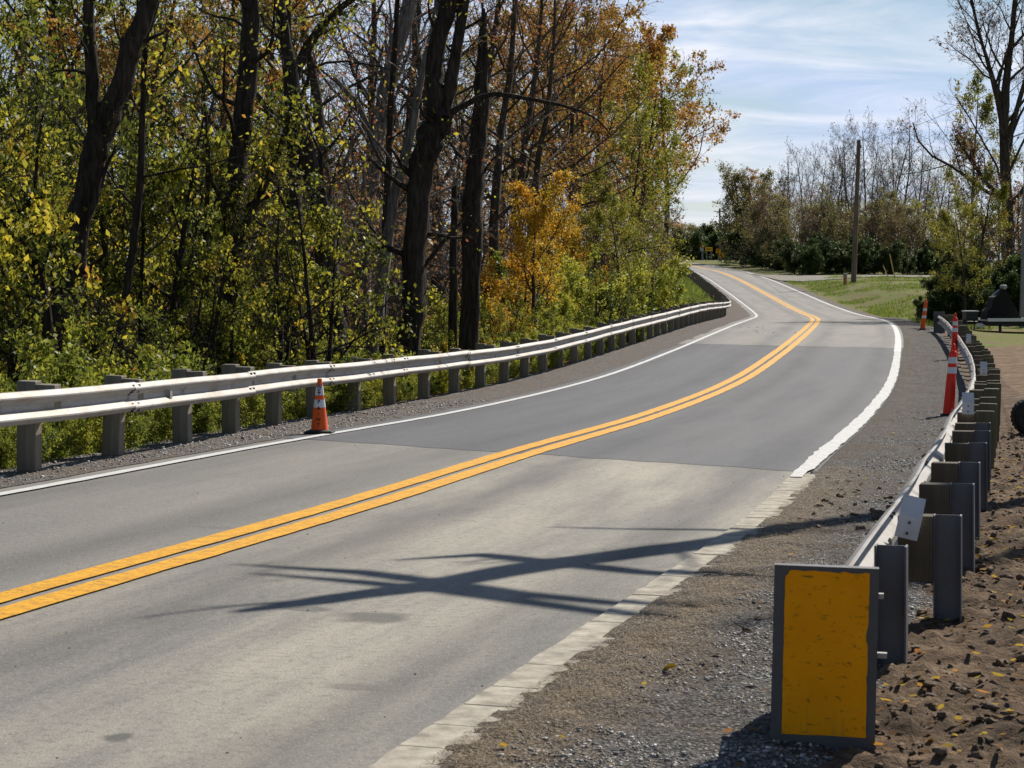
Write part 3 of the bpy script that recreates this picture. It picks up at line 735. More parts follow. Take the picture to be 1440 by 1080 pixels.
def leaves_np(g, tips, per, size, jit, droop=0.3, asp=0.55, hmin=None, clump=0.5, cseed=0, gap=0.0):
    T = []
    if gap > 0:       # whole sprays are missing here and there, the rest are fuller
        e = np.array([t[-1] for t in tips]); keep = fbm(e[:, 0] * 0.75 + e[:, 2] * 0.45 + 31, e[:, 1] * 0.75 - e[:, 2] * 0.5 + 17, 140 + cseed, 3) > gap
        tips = [t for t, k in zip(tips, keep) if k]; per = per * 1.35
    for t in tips:
        m = len(t) - 1; k = g.poisson(per)
        if k == 0: continue
        q = g.random(k) * m; i = np.minimum(q.astype(int), m - 1); f = (q - i)[:, None]
        T.append(t[i] * (1 - f) + t[i + 1] * f)
    c = np.concatenate(T); n = len(c)
    c = c + g.normal(0, jit, (n, 3))
    if hmin is not None: c = c[c[:, 2] > hmin]; n = len(c)
    L = size * (0.45 + 1.0 * g.random(n) ** 1.4)[:, None]
    ax = g.normal(0, 1, (n, 3)); ax[:, 2] -= droop * 2; ax /= np.linalg.norm(ax, axis=1, keepdims=True)
    b = np.cross(ax, g.normal(0, 1, (n, 3))); b /= (np.linalg.norm(b, axis=1, keepdims=True) + 1e-9)
    nn = np.cross(ax, b)
    mid = c + nn * L * 0.1 * (g.random((n, 1)) - 0.2)
    V = np.stack([c - ax * L / 2, mid + b * L * asp / 2, c + ax * L / 2, mid - b * L * asp / 2 + nn * L * 0.14], 1).reshape(-1, 3)
    F = np.arange(4 * n).reshape(n, 4)
    r_ = np.clip(g.random(n) * (1 - clump) + clump * (fbm(c[:, 0] * 0.8 + c[:, 2] * 0.5 + 50, c[:, 1] * 0.8 - c[:, 2] * 0.6 + 50, 60 + cseed, 2) * 1.9 - 0.45), 0, 1)
    return V, F, r_
def tree_meshes(name, seed, P, trunk=None):
    """returns (wood mesh, leaf mesh or None)"""
    g = np.random.default_rng(seed); tubes, tips = [], []
    stems = trunk
    if stems is None:
        stems = []
        for k in range(P.get('stems', 1)):
            H = P['H'] * (1 if k == 0 else 0.7 + 0.3 * g.random())
            ln = P.get('lean', 0.05); a = g.random() * 6.28
            d = np.array([math.cos(a) * ln, math.sin(a) * ln, 1.0])
            st = np.array([0.0, 0, -0.3]) + (np.array([math.cos(a), math.sin(a), 0]) * P.get('spread0', 0.15) if P.get('stems', 1) > 1 else 0)
            pts = path_from(g, st, d, H, 9, P.get('twob', 0.06), P.get('ttrop', 0.03))
            r0 = P['r0'] * (1 if k == 0 else 0.75)
            rad = r0 * np.linspace(1, 0.12, 10) ** 0.8; rad[0] *= 1.25
            stems.append((pts, rad))
    for pts, rad in stems: grow(g, np.asarray(pts), np.asarray(rad), 0, P, tubes, tips)
    V, F = tubes_np(tubes)
    wood = mesh_np(name + '_wood', V, F, M[P['bark']], True)
    leaf = None
    if P.get('per', 0) > 0:
        LV, LF, r_ = leaves_np(g, tips, P['per'], P['leaf'], P['jit'], P.get('droop', 0.3), P.get('asp', 0.55), P.get('hmin'), P.get('clump', 0.5), seed % 50, P.get('gap', 0.0))
        leaf = mesh_np(name + '_leaves', LV, LF, M[P['lmat']], False, None, {'r': ('FACE', r_)})
    return wood, leaf
BASE = dict(levels=3, n=(15, 6, 5, 4), t0=(0.3, 0.25, 0.2, 0.1), ang=(55, 48, 45, 40), ratio=(0.42, 0.5, 0.5, 0.5), wob=0.16, trop=(0.10, 0.05, 0.02, 0.0), rmin=0.008, bark='bark_mid')
def SP(**k): d = dict(BASE); d.update(k); return d
SPEC = {
 'under':  SP(H=6.5, r0=0.09, stems=3, lean=0.22, n=(13, 6, 5), t0=(0.12, 0.2, 0.15), ratio=(0.42, 0.5, 0.5), per=6.5, leaf=0.115, jit=0.075, droop=0.6, gap=0.47, lmat='leaf_yg', bark='bark', trop=(0.02, -0.02, -0.05), wob=0.2),
 'underg': SP(H=5.2, r0=0.08, stems=4, lean=0.3, n=(12, 6, 5), t0=(0.1, 0.2, 0.15), ratio=(0.42, 0.5, 0.5), per=6, leaf=0.11, jit=0.075, droop=0.6, gap=0.46, lmat='leaf_green', bark='bark', trop=(0.02, -0.02, -0.05), wob=0.2),
 'tallyg': SP(H=17, r0=0.26, n=(16, 7, 6), t0=(0.28, 0.25, 0.2), ratio=(0.36, 0.5, 0.45), per=11, leaf=0.18, jit=0.16, gap=0.46, lmat='leaf_yg', bark='bark'),
 'tallg':  SP(H=17, r0=0.26, n=(16, 7, 6), t0=(0.28, 0.25, 0.2), ratio=(0.36, 0.5, 0.45), per=9, leaf=0.18, jit=0.16, gap=0.46, lmat='leaf_green', bark='bark'),
 'sparseb': SP(H=17, r0=0.22, levels=4, n=(14, 6, 5, 4), ratio=(0.4, 0.5, 0.5, 0.45), per=3.6, leaf=0.18, jit=0.14, gap=0.36, lmat='leaf_oak', bark='bark_mid', rmin=0.009),
 'olivethicket': SP(H=7, r0=0.07, stems=5, lean=0.25, levels=3, n=(10, 6, 5), t0=(0.15, 0.2, 0.15), ratio=(0.4, 0.5, 0.5), per=2.4, leaf=0.18, jit=0.16, lmat='leaf_drab', bark='twig', rmin=0.013),
 'bare':   SP(H=18, r0=0.25, levels=4, n=(14, 6, 5, 4), t0=(0.3, 0.2, 0.2, 0.1), ratio=(0.42, 0.5, 0.5, 0.5), per=0.45, leaf=0.13, jit=0.05, lmat='leaf_red', bark='bark_mid', trop=(0.12, 0.06, 0.03, 0.02), rmin=0.009),
 'sparse': SP(H=15, r0=0.2, levels=4, n=(13, 6, 5, 4), ratio=(0.4, 0.5, 0.5, 0.45), per=2.2, leaf=0.13, jit=0.12, lmat='leaf_yg', bark='bark_mid', rmin=0.008),
 'oak':    SP(H=18, r0=0.3, n=(17, 7, 6), t0=(0.25, 0.25, 0.2), ratio=(0.42, 0.5, 0.45), per=17, leaf=0.22, jit=0.15, gap=0.44, lmat='leaf_oak', bark='bark_mid', trop=(0.08, 0.04, 0.02)),
 'oakhigh': SP(H=18, r0=0.26, n=(15, 7, 6), t0=(0.42, 0.25, 0.2), ang=(58, 48, 45, 40), ratio=(0.40, 0.5, 0.45), per=17, leaf=0.22, jit=0.15, gap=0.42, lmat='leaf_oak', bark='bark_mid', trop=(0.06, 0.03, 0.02)),
 'gold':   SP(H=8.5, r0=0.13, n=(15, 7, 5), t0=(0.2, 0.2, 0.15), ratio=(0.42, 0.5, 0.5), per=18, leaf=0.13, jit=0.12, gap=0.42, lmat='leaf_gold', bark='bark_mid'),
 'lime':   SP(H=13, r0=0.17, n=(18, 7, 6), t0=(0.18, 0.2, 0.15), ratio=(0.36, 0.5, 0.5), per=14, leaf=0.16, jit=0.15, gap=0.43, lmat='leaf_lime', bark='bark_mid', trop=(0.06, 0.0, -0.02)),
 'thicket': SP(H=7, r0=0.06, stems=5, lean=0.25, levels=3, n=(9, 6, 5), t0=(0.2, 0.2, 0.15), ratio=(0.4, 0.5, 0.5), per=1.3, leaf=0.12, jit=0.2, lmat='leaf_brown', bark='twig', rmin=0.010, trop=(0.06, 0.03, 0)),
 'farbare': SP(H=13, r0=0.16, stems=2, lean=0.14, levels=4, n=(11, 6, 5, 3), t0=(0.28, 0.2, 0.15, 0.1), ratio=(0.38, 0.5, 0.5, 0.5), per=0.10, leaf=0.2, jit=0.2, lmat='leaf_brown', bark='twig', rmin=0.013, trop=(0.12, 0.07, 0.05, 0.02)),
 'farolive': SP(H=10, r0=0.15, stems=2, lean=0.1, n=(14, 7, 5), t0=(0.12, 0.2, 0.15), ratio=(0.4, 0.5, 0.5), per=9, leaf=0.2, jit=0.2, gap=0.43, lmat='leaf_drab', bark='twig', rmin=0.012),
 'darkbush': SP(H=4.6, r0=0.09, stems=5, lean=0.45, n=(11, 6, 5), t0=(0.05, 0.15, 0.1), ratio=(0.45, 0.5, 0.5), per=10, leaf=0.17, jit=0.14, gap=0.4, lmat='leaf_dark', bark='bark'),
 'shrub':  SP(H=2.3, r0=0.025, stems=6, lean=0.45, n=(8, 5, 4), t0=(0.08, 0.15, 0.1), ratio=(0.42, 0.5, 0.5), per=8, leaf=0.075, jit=0.045, droop=0.4, gap=0.43, clump=0.7, lmat='leaf_shrub', bark='bark_mid', rmin=0.004, spread0=0.2),
 'shrubg': SP(H=1.7, r0=0.02, stems=7, lean=0.6, n=(8, 5, 4), t0=(0.05, 0.15, 0.1), ratio=(0.45, 0.5, 0.5), per=8, leaf=0.07, jit=0.07, lmat='leaf_green', bark='bark_mid', rmin=0.004, spread0=0.25),
 'shrubfar': SP(H=3.4, r0=0.04, stems=5, lean=0.4, n=(8, 6, 4), t0=(0.06, 0.15, 0.1), ratio=(0.42, 0.5, 0.5), per=11, leaf=0.11, jit=0.08, gap=0.47, clump=0.72, lmat='leaf_shrub', bark='bark_mid', rmin=0.006, spread0=0.25),
 'goldbush': SP(H=3.2, r0=0.04, stems=4, lean=0.35, n=(8, 6, 4), t0=(0.1, 0.15, 0.1), ratio=(0.42, 0.5, 0.5), per=7, leaf=0.11, jit=0.13, lmat='leaf_gold', bark='bark_mid', rmin=0.006),
}
PROTO = {}
def proto(kind, v):
    if (kind, v) not in PROTO: PROTO[(kind, v)] = tree_meshes(kind, 1000 + 37 * v + sum(map(ord, kind)), SPEC[kind])
    return PROTO[(kind, v)]
NV = dict(oakhigh=2, tallg=2, sparseb=2, olivethicket=2, under=3, underg=2, tallyg=2, bare=2, sparse=2, oak=2, gold=1, lime=2, thicket=2, farbare=3, farolive=2, darkbush=2, shrub=3, shrubg=2, shrubfar=2, goldbush=1)
NAME = dict(oakhigh='oak_tree', tallg='leafy_tree', sparseb='thin_tree', olivethicket='thicket_tree', under='understory_tree', underg='understory_tree', tallyg='leafy_tree', bare='bare_tree', sparse='thin_tree', oak='oak_tree', gold='maple_tree', lime='locust_tree', thicket='thicket_tree', farbare='bare_tree', farolive='olive_tree', darkbush='dark_bush', shrub='shrub', shrubg='shrub', shrubfar='shrub', goldbush='golden_shrub')
def plant(kind, x, y, H=None, label=None, cat='tree', group=None, v=None, rz=None, sink=0.05, wide=1.0):
    v = random.randrange(NV[kind]) if v is None else v
    wood, leaf = proto(kind, v)
    e = empty(NAME[kind], gpt(x, y, -sink), random.random() * 6.28 if rz is None else rz)
    k = (H / SPEC[kind]['H']) if H else random.uniform(0.85, 1.15)
    e.scale = (k * wide, k * wide, k)
    bushy = cat in ('shrub', 'bush')
    link('stem' if bushy else 'trunk', wood, e)
    if leaf: link('foliage' if bushy else 'crown', leaf, e)
    return tag(e, label, cat, group)
def X_at(px, y): return (px - 720.0) / FPX * y         # lateral metres of a bearing at a distance
def pt(px, py, y): return np.array([X_at(px, y), y, CAM_Z - (py - 407.0) / FPX * y])
def special(name, y, paths, P, seed, label, cat='tree', group=None, rscale=1.0):
    """individual tree whose main stems follow given bends; paths = list of [(bearing x, bearing y, width)] at distance y"""
    stems = []
    for path in paths:
        yy = [y + (q[3] if len(q) > 3 else 0) for q in path]
        pts = np.array([pt(q[0], q[1], yy[i]) for i, q in enumerate(path)])
        rad = np.array([q[2] / 2 * yy[i] / FPX for i, q in enumerate(path)]) * rscale
        # resample smoothly
        t = np.linspace(0, len(pts) - 1, 4 * (len(pts) - 1) + 1); k = np.arange(len(pts))
        def cm(vv):
            m = np.gradient(vv); i = np.clip(t.astype(int), 0, len(vv) - 2); h = t - i
            return (2*h**3-3*h**2+1)*vv[i]+(h**3-2*h**2+h)*m[i]+(-2*h**3+3*h**2)*vv[i+1]+(h**3-h**2)*m[i+1]
        pp = np.stack([cm(pts[:, c]) for c in range(3)], 1) if len(pts) > 2 else np.stack([np.interp(t, k, pts[:, c]) for c in range(3)], 1)
        g = np.random.default_rng(seed); pp = pp + g.normal(0, 0.25, pp.shape) * np.interp(t, k, rad)[:, None] * 0.4
        stems.append((pp, np.interp(t, k, rad)))
    b = stems[0][0][0].copy(); b[2] = float(ground(b[0], b[1])) - 0.1
    first, r0 = stems[0]
    if first[0, 2] > b[2] + 0.15:
        stems[0] = (np.vstack([b + (first[0] - b) * np.array([0.8, 0.8, 0]), first]), np.concatenate([[r0[0] * 1.25], r0]))
    loc = np.array([b[0], b[1], b[2] + 0.1])
    stems = [(p - loc, r_) for p, r_ in stems]
    wood, leaf = tree_meshes(name, seed, P, stems)
    e = empty(name, loc); link('trunk', wood, e)
    if leaf: link('crown', leaf, e)
    return tag(e, label, cat, group)
# ------------------------------------------------------------------ the individual trunks behind the left rail
LIMB = SP(levels=3, n=(7, 5, 4), t0=(0.35, 0.2, 0.2), ang=(60, 50, 45), ratio=(0.28, 0.5, 0.5), rr=0.3, per=0.8, leaf=0.1, jit=0.15, lmat='leaf_yg', bark='bark', rmin=0.007, wob=0.2, trop=(0.06, 0.0, 0.0))
def LB(**k): d = dict(LIMB); d.update(k); return d
special('forked_tree', 33, [[(78, 470, 46), (100, 400, 42), (112, 320, 40), (130, 240, 40), (142, 190, 40)],
                            [(140, 200, 38), (165, 130, 34), (185, 70, 32), (212, -10, 30), (240, -120, 26)],
                            [(136, 200, 26), (130, 120, 22), (127, 40, 20), (126, -60, 17)]], LB(n=(8, 5, 4), t0=(0.3, 0.2, 0.2)), 11,
        'thick dark forked tree leaning right behind the nearest left rail', rscale=0.86)
special('slim_tree', 35, [[(168, 480, 14), (182, 380, 12), (196, 270, 11), (200, 160, 9), (206, 60, 8), (235, -40, 6)]], LB(n=(10, 5, 4), per=3.0), 12,
        'slim dark tree just right of the thick forked tree')
special('vine_clad_tree', 38, [[(308, 470, 36), (322, 400, 32), (330, 300, 24), (338, 200, 28), (348, 100, 26), (352, 0, 24), (356, -120, 20)],
                               [(338, 330, 12), (362, 280, 11), (392, 215, 9), (412, 150, 7)]], LB(n=(12, 6, 4), per=3.2), 13,
        'dark vine clad trunk with a thin limb forking right')
special('straight_dark_tree', 42, [[(412, 500, 24), (414, 400, 22), (416, 300, 20), (414, 200, 22), (408, 110, 20), (402, 40, 18), (396, -80, 16)],
                                   [(414, 110, 16), (436, 60, 14), (470, 20, 10), (520, -20, 8)]], LB(n=(10, 6, 4), per=2.0), 14,
        'straight dark trunk beside the vine clad tree')
special('leaning_tree', 40, [[(474, 500, 34), (464, 440, 32), (456, 330, 28), (440, 250, 26), (424, 190, 22), (412, 120, 20), (398, 40, 16), (380, -60, 12)]], LB(n=(9, 5, 4), per=2.5), 15,
        'dark trunk leaning left above the orange cone')
special('grey_tree', 62, [[(506, 470, 24), (514, 330, 24), (524, 230, 24), (540, 130, 22), (566, 40, 20), (590, -40, 18)],
                          [(528, 210, 10), (505, 150, 8), (470, 110, 6)]], LB(bark='bark_grey', n=(8, 5, 4), per=0.5, lmat='leaf_red'), 16,
        'pale grey trunk leaning right among the dark trees')
special('slender_pale_tree', 46, [[(522, 500, 17), (534, 420, 16), (546, 320, 15), (562, 250, 14), (580, 180, 12), (592, 110, 10), (612, 20, 8), (620, -60, 6)]], LB(bark='bark_grey', n=(10, 6, 4), per=0.8, lmat='leaf_red'), 17,
        'slender pale tree curving up between two dark trunks')
special('crooked_tree', 44, [[(577, 500, 34), (580, 420, 33), (584, 320, 33), (590, 240, 34), (606, 190, 36), (622, 162, 34)],
                             [(616, 170, 30), (610, 120, 24), (612, 70, 24), (630, 10, 26), (648, -60, 22)],
                             [(622, 165, 24), (634, 110, 18), (646, 50, 16), (660, -40, 14)],
                             [(624, 165, 11), (645, 152, 9), (690, 133, 7.5), (740, 139, 6), (790, 148, 4.5), (835, 165, 3), (860, 190, 1.6)]], LB(n=(7, 5, 4), per=0.5), 18,
        'large crooked tree with a kinked trunk and long side limb')
special('broken_trunk', 47, [[(660, 480, 29), (662, 395, 28), (666, 300, 27), (672, 220, 25), (677, 140, 21), (679, 60, 13), (680, 12, 5)]],
        LB(n=(7, 5, 4), t0=(0.45, 0.2, 0.2), ratio=(0.16, 0.5, 0.5), per=0.3), 19, 'dead straight trunk snapped off at its top')
special('short_stump', 50, [[(637, 470, 13), (638, 380, 12), (639, 300, 10), (640, 250, 7)]], LB(n=(3, 3, 3), ratio=(0.15, 0.5, 0.5), per=0.5), 20, 'short broken stem left of the snapped trunk')
special('twin_stem_tree', 48, [[(536, 500, 12), (540, 400, 11), (545, 250, 10), (548, 160, 9), (556, 60, 7), (560, -40, 6)]], LB(n=(11, 6, 4), per=0.8, lmat='leaf_red'), 21, 'thin dark stem with bare twigs beside the pale tree')
special('edge_tree', 31, [[(-6, 300, 12), (20, 330, 14), (52, 380, 16), (70, 470, 18)][::-1]], LB(n=(9, 5, 4), per=3.0), 22, 'dark stem bowing left out of the picture')

def u_of(x, y):
    y = min(y, 318.0)
    return (x - float(xc(y))) / math.hypot(1, float(slope(y)))
def bush_ok(x, y): return u_of(x, y) < -5.5
# leafy understory along the left rail, near part
NEAR_UNDER = 'yellow green saplings crowding the left rail'
k = 0
for px_, y_, H_, kd in [(-20, 30, 6.0, 'under'), (55, 37, 7.0, 'under'), (15, 41, 8, 'under'), (140, 38, 6.0, 'under'), (205, 37, 6.6, 'under'), (260, 35, 4.2, 'under'), (270, 44, 8.0, 'under'),
                        (392, 37, 4.6, 'under'), (452, 36, 4.3, 'under'), (160, 48, 9.0, 'under'), (235, 54, 9.0, 'underg'), (40, 54, 10, 'underg'),
                        (95, 31, 2.6, 'underg'), (205, 32, 2.4, 'underg'), (300, 36, 3.0, 'underg'), (-40, 46, 9, 'underg'), (110, 62, 10.5, 'underg'), (300, 66, 9.5, 'under')]:
    plant(kd, X_at(px_, y_), y_, H_, 'yellow green sapling in the leafy tangle behind the near left rail' if kd == 'under' else 'dark green sapling in the leafy tangle behind the near left rail', 'tree', NEAR_UNDER + ('' if kd == 'under' else ', greener'))
# the middle of the wood
for px_, y_, H_, kd in [(70, 72, 19, 'tallg'), (180, 84, 20, 'tallyg'), (295, 80, 17, 'tallg'), (-10, 90, 21, 'tallg'), (400, 95, 13, 'sparse'), (120, 110, 22, 'tallyg'), (250, 120, 22, 'sparseb'), (155, 58, 13, 'sparseb'), (345, 70, 14, 'sparseb'), (20, 62, 15, 'tallg'), (215, 70, 15, 'tallg'), (340, 105, 17, 'tallyg')]:
    plant(kd, X_at(px_, y_), y_, H_, 'tall leafy tree in the dim left part of the wood', 'tree', 'tall trees in the left part of the wood')
for px_, y_, H_ in [(455, 70, 19), (500, 82, 18), (560, 90, 20), (610, 76, 19), (650, 100, 21), (520, 115, 20), (720, 105, 20), (470, 130, 20), (700, 82, 17), (590, 140, 22), (750, 92, 16), (440, 105, 19)]:
    plant('bare', X_at(px_, y_), y_, H_, 'tall bare tree with red leaf remnants behind the dark trunks', 'tree', 'bare trees behind the dark trunks')
for px_, y_, H_, kd in [(700, 128, 16, 'sparse'), (640, 150, 18, 'sparse'), (560, 170, 17, 'sparse')]:
    plant(kd, X_at(px_, y_), y_, H_, 'thinly leaved tree far back between the dark trunks', 'tree', 'thin trees far back in the wood')
gold = [(752, 66, 5.6, 'small golden maple glowing beside the snapped trunk'), (722, 72, 4.4, 'lower golden maple sapling left of the bright maple'), (800, 84, 5.6, 'golden orange maple at the edge of the brush'), (690, 92, 4.4, 'dull orange maple half hidden by the snapped trunk')]
for px_, y_, H_, lb in gold: plant('gold', X_at(px_, y_), y_, H_, lb)
oak = [(850, 142, 21.0, 'tallest orange brown oak against the sky'), (895, 158, 20.5, 'rust oak crown at the right end of the wood'), (932, 172, 20.5, 'orange oak nearest the bend in the road')]
for px_, y_, H_, lb in oak: plant('oakhigh' if px_ > 860 else 'oak', X_at(px_, y_), y_, H_, lb, wide=0.95 if px_ > 860 else 1.0)
for px_, y_, H_ in [(800, 128, 19.5), (770, 150, 20), (830, 175, 22), (735, 135, 20), (690, 160, 21), (820, 112, 15), (655, 185, 19)]:
    plant('sparseb', X_at(px_, y_), y_, H_, 'thin brown leaved tree in the twiggy right half of the wood', 'tree', 'thin brown trees of the wood')
lime = [(868, 104, 10.5, 'bright yellow green locust over the brush'), (884, 128, 15.0, 'tall yellow green locust at the wood edge'), (838, 92, 7.2, 'small lime locust beside the golden maple'), (896, 150, 12.0, 'lime crowned locust hanging over the far rail'), (872, 84, 5.4, 'low feathery locust above the shrubs')]
for px_, y_, H_, lb in lime: plant('lime', X_at(px_, y_), y_, H_, lb)
for px_, y_, H_, lb in [(893, 205, 13, 'yellow orange tree leaning toward the distant bend'), (895, 235, 12, 'green tree behind the distant rail'), (902, 262, 8.0, 'red tinged tree right by the distant bend')]:
    plant('oak' if 'red' in lb or 'orange' in lb else 'lime', X_at(px_, y_), y_, H_, lb)
for px_, y_, H_ in [(476, 58, 2.4), (520, 66, 2.8), (610, 74, 3.0), (702, 62, 2.2)]:
    plant('goldbush', X_at(px_, y_), y_, H_, 'orange leaved bush on the wood floor between the dark trunks', 'shrub', 'orange bushes on the wood floor')
for x_, y_, H_, kd in [(-14, 34, 7, 'under'), (-17, 40, 9, 'under'), (-21, 46, 9, 'underg'), (-13, 28, 6, 'under'), (-19, 30, 8, 'under'), (-25, 38, 9, 'underg'), (-12, 22, 5.5, 'under'), (-16, 20, 7, 'underg')]:
    plant(kd, x_, y_, H_, 'yellow green sapling in the leafy tangle behind the near left rail' if kd == 'under' else 'dark green sapling in the leafy tangle behind the near left rail', 'tree', NEAR_UNDER + ('' if kd == 'under' else ', greener'))
for x_, y_ in [(-24, 52), (-30, 66), (-36, 82), (-46, 95), (-22, 36), (-34, 52), (-44, 70)]:
    plant('tallyg', x_, y_, random.uniform(15, 20), 'tall leafy tree in the dim left part of the wood', 'tree', 'tall trees in the left part of the wood')
# brownish twiggy thicket filling the wood floor
k = 0
while k < 46:
    y_ = random.uniform(55, 190); px_ = random.uniform(-60, 900); x_ = X_at(px_, y_)
    if u_of(x_, y_) > -9: continue
    plant('thicket', x_, y_, random.uniform(5, 9.5) * (1 if y_ < 110 else 1.35), 'grey brown twiggy thicket tree deep in the wood', 'tree', 'twiggy thicket inside the wood'); k += 1
# shrubs just outside the left rail
k = 0
for s_ in np.arange(17.5, 70, 1.15):
    for row in range(2):
        u_ = -4.9 - row * 1.15 - random.uniform(0, 0.5) - (0.45 if s_ > 27 else 0)
        p = at(u_, s_ + random.uniform(-0.4, 0.4))
        kd = 'shrub' if random.random() < (0.35 if s_ < 36 else 0.75) else 'shrubg'
        h = random.uniform(0.8, 1.3) if row == 0 else random.uniform(1.2, 2.1) * (1.0 if s_ < 29 else 0.75)
        plant(kd, p.x, p.y, h, 'yellow green shrub in the hedge along the near left rail' if kd == 'shrub' else 'green shrub in the hedge along the near left rail', 'shrub', 'shrubs along the near left rail' + ('' if kd == 'shrub' else ', green'), sink=0.15)
for s_ in np.arange(17.8, 62, 0.62):
    u_ = float(np.interp(s_, [18, 24, 28, 33], [-4.5, -4.65, -5.0, -5.3])) - random.uniform(0, 0.35)
    p = at(u_, s_)
    plant('shrub' if random.random() < 0.35 else 'shrubg', p.x, p.y, random.uniform(0.5, 0.85), 'low leafy plant at the foot of the left rail posts', 'plant', 'low plants under the left rail', sink=0.1)
for s_ in np.arange(34, 150, 2.4):
    for row in range(2):
        u_ = -7.0 - row * 2.2 - random.uniform(0, 1.2) - float(np.interp(s_, [95, 125], [0, 3.0]))
        p = at(u_, s_ + random.uniform(-0.8, 0.8))
        gold_ = random.random() < 0.06
        kd = 'goldbush' if gold_ else 'shrubfar'
        if not gold_ and random.random() < 0.3 and s_ < 108:
            plant('underg', p.x, p.y, random.uniform(2.0, 4.2) * float(np.interp(s_, [34, 52, 75], [0.5, 0.6, 1.0])), 'dark green shrub in the brush along the middle rail', 'shrub', 'dark green shrubs in the roadside brush', sink=0.2)
            continue
        plant(kd, p.x, p.y, random.uniform(1.7, 3.8) * (1.0 + 0.25 * row) * float(np.interp(s_, [34, 52, 75], [0.5, 0.6, 1.0])), 'golden shrub in the brush along the middle rail' if gold_ else 'lime green shrub in the brush along the middle rail', 'shrub', 'golden shrubs in the roadside brush' if gold_ else 'lime shrubs in the roadside brush', sink=0.2)
for s_ in np.arange(150, 300, 5.5):
    u_ = -13.0 - random.uniform(0, 4)
    p = at(u_, s_); gold_ = random.random() < 0.35
    plant('goldbush' if gold_ else 'shrubfar', p.x, p.y, random.uniform(2.2, 4.0), 'golden shrub beyond the green bank by the far rail' if gold_ else 'yellow green shrub beyond the green bank by the far rail', 'shrub', 'shrubs by the far rail' + (', golden' if gold_ else ''))

# ------------------------------------------------------------------ right-hand trees
RT = SP(levels=4, n=(15, 7, 6, 4), t0=(0.25, 0.2, 0.2, 0.1), ratio=(0.40, 0.5, 0.5, 0.5), rr=0.4, ang=(50, 45, 42, 40), per=0.3, leaf=0.14, jit=0.08, lmat='leaf_brown', bark='bark_mid', rmin=0.010, trop=(0.12, 0.05, 0.03, 0.0), wob=0.16)
special('bare_tree', 108, [[(1424, 470, 24), (1420, 380, 22), (1416, 280, 20), (1412, 190, 18), (1416, 110, 14), (1424, 40, 10), (1430, -40, 7)],
                           [(1414, 280, 10), (1390, 260, 8), (1366, 225, 6), (1345, 195, 3)],
                           [(1412, 180, 12), (1396, 110, 9), (1378, 50, 6), (1362, -20, 4)],
                           [(1416, 200, 10), (1440, 120, 8), (1462, 30, 6), (1470, -60, 4)]], RT, 31, 'tall nearly leafless tree with brown leaf remnants at the right', rscale=0.78)
def side(kind, px_, y_, H_, lb, cat='tree', group=None, **k):
    while 150 < y_ < 360 and u_of(X_at(px_, y_), y_) < 7.5 + (y_ - 150) * 0.01:      # keep clear of the carriageway
        y_ *= 1.02; H_ *= 1.012
    return plant(kind, X_at(px_, y_), y_, H_, lb, cat, group, **k)
side('lime', 1368, 118, 12.0, 'slim olive leaved tree left of the tall bare tree', rz=1.0, wide=0.8)
side('lime', 1356, 93, 5.2, 'bright green young tree glowing above the dark bushes')
side('thicket', 1400, 112, 8.5, 'brown leaved thicket tree at the foot of the tall bare tree')
side('thicket', 1432, 104, 8.0, 'brown leaved thicket tree behind the trailer')
side('lime', 1376, 101, 6.6, 'taller green young tree between the dark bushes and the bare tree')
side('oak', 1440, 118, 6.5, 'rust leaved small oak behind the trailer load')
DK = 'dark bushes on the right bank'
for px_, y_, H_ in [(1308, 100, 1.2), (1322, 104, 1.7), (1340, 108, 2.3), (1366, 100, 2.4), (1392, 104, 2.9), (1415, 98, 3.0), (1438, 100, 3.6), (1300, 112, 1.3), (1352, 120, 3.6), (1384, 96, 1.8), (1460, 98, 3.4)]:
    side('darkbush', px_, y_, H_, 'dark green bush massed on the right bank behind the trailer', 'bush', DK)
# belt of trees beyond the gravel drive
DB = 'dark bushes beyond the gravel drive'
for px_, y_, H_ in [(1075, 246, 4.0), (1100, 240, 3.4), (1122, 238, 4.2), (1147, 237, 3.2), (1172, 240, 4.4), (1199, 237, 3.4), (1225, 238, 2.9), (1246, 236, 3.6), (1272, 240, 2.8), (1298, 238, 2.4), (1322, 236, 3.2), (1345, 236, 3.8), (1088, 262, 5.4), (1160, 258, 5.0), (1210, 258, 4.4), (1310, 256, 3.6), (1046, 350, 4.6), (1066, 300, 5.5), (1000, 402, 6.6), (972, 396, 6.0), (1036, 390, 6.0), (1066, 345, 6.0), (1012, 404, 7), (988, 412, 6.6)]:
    side('darkbush', px_, y_, H_, 'dark evergreen bush in the row behind the gravel drive' if y_ < 299 else 'dark bush massed behind the distant road signs', 'bush', DB if y_ < 299 else 'dark bushes behind the distant signs', wide=1.25)
for px_, y_, H_, kd in [(1062, 262, 9.0, 'olivethicket'), (1095, 258, 9.5, 'thicket'), (1118, 262, 8.5, 'olivethicket'), (1142, 256, 10, 'thicket'), (1165, 262, 9.5, 'olivethicket'), (1186, 254, 8.6, 'olivethicket'), (1212, 258, 8.2, 'thicket'), (1236, 262, 9.2, 'olivethicket'), (1258, 255, 8.0, 'thicket'), (1282, 258, 7.4, 'olivethicket'), (1305, 262, 8.0, 'thicket'), (1330, 256, 7.2, 'olivethicket'), (1350, 262, 9, 'thicket'), (1085, 275, 11, 'thicket'), (1130, 280, 11, 'thicket'), (1175, 278, 10.4, 'thicket'), (1225, 280, 10.2, 'thicket'), (1270, 278, 9.8, 'thicket'), (1320, 280, 9.6, 'thicket')]:
    side(kd, px_, y_, H_, 'grey brown thicket tree in the middle of the far belt' if kd == 'thicket' else 'yellowish thicket tree in the middle of the far belt', 'tree', 'thicket of the far belt' + ('' if kd == 'thicket' else ', yellowish'))
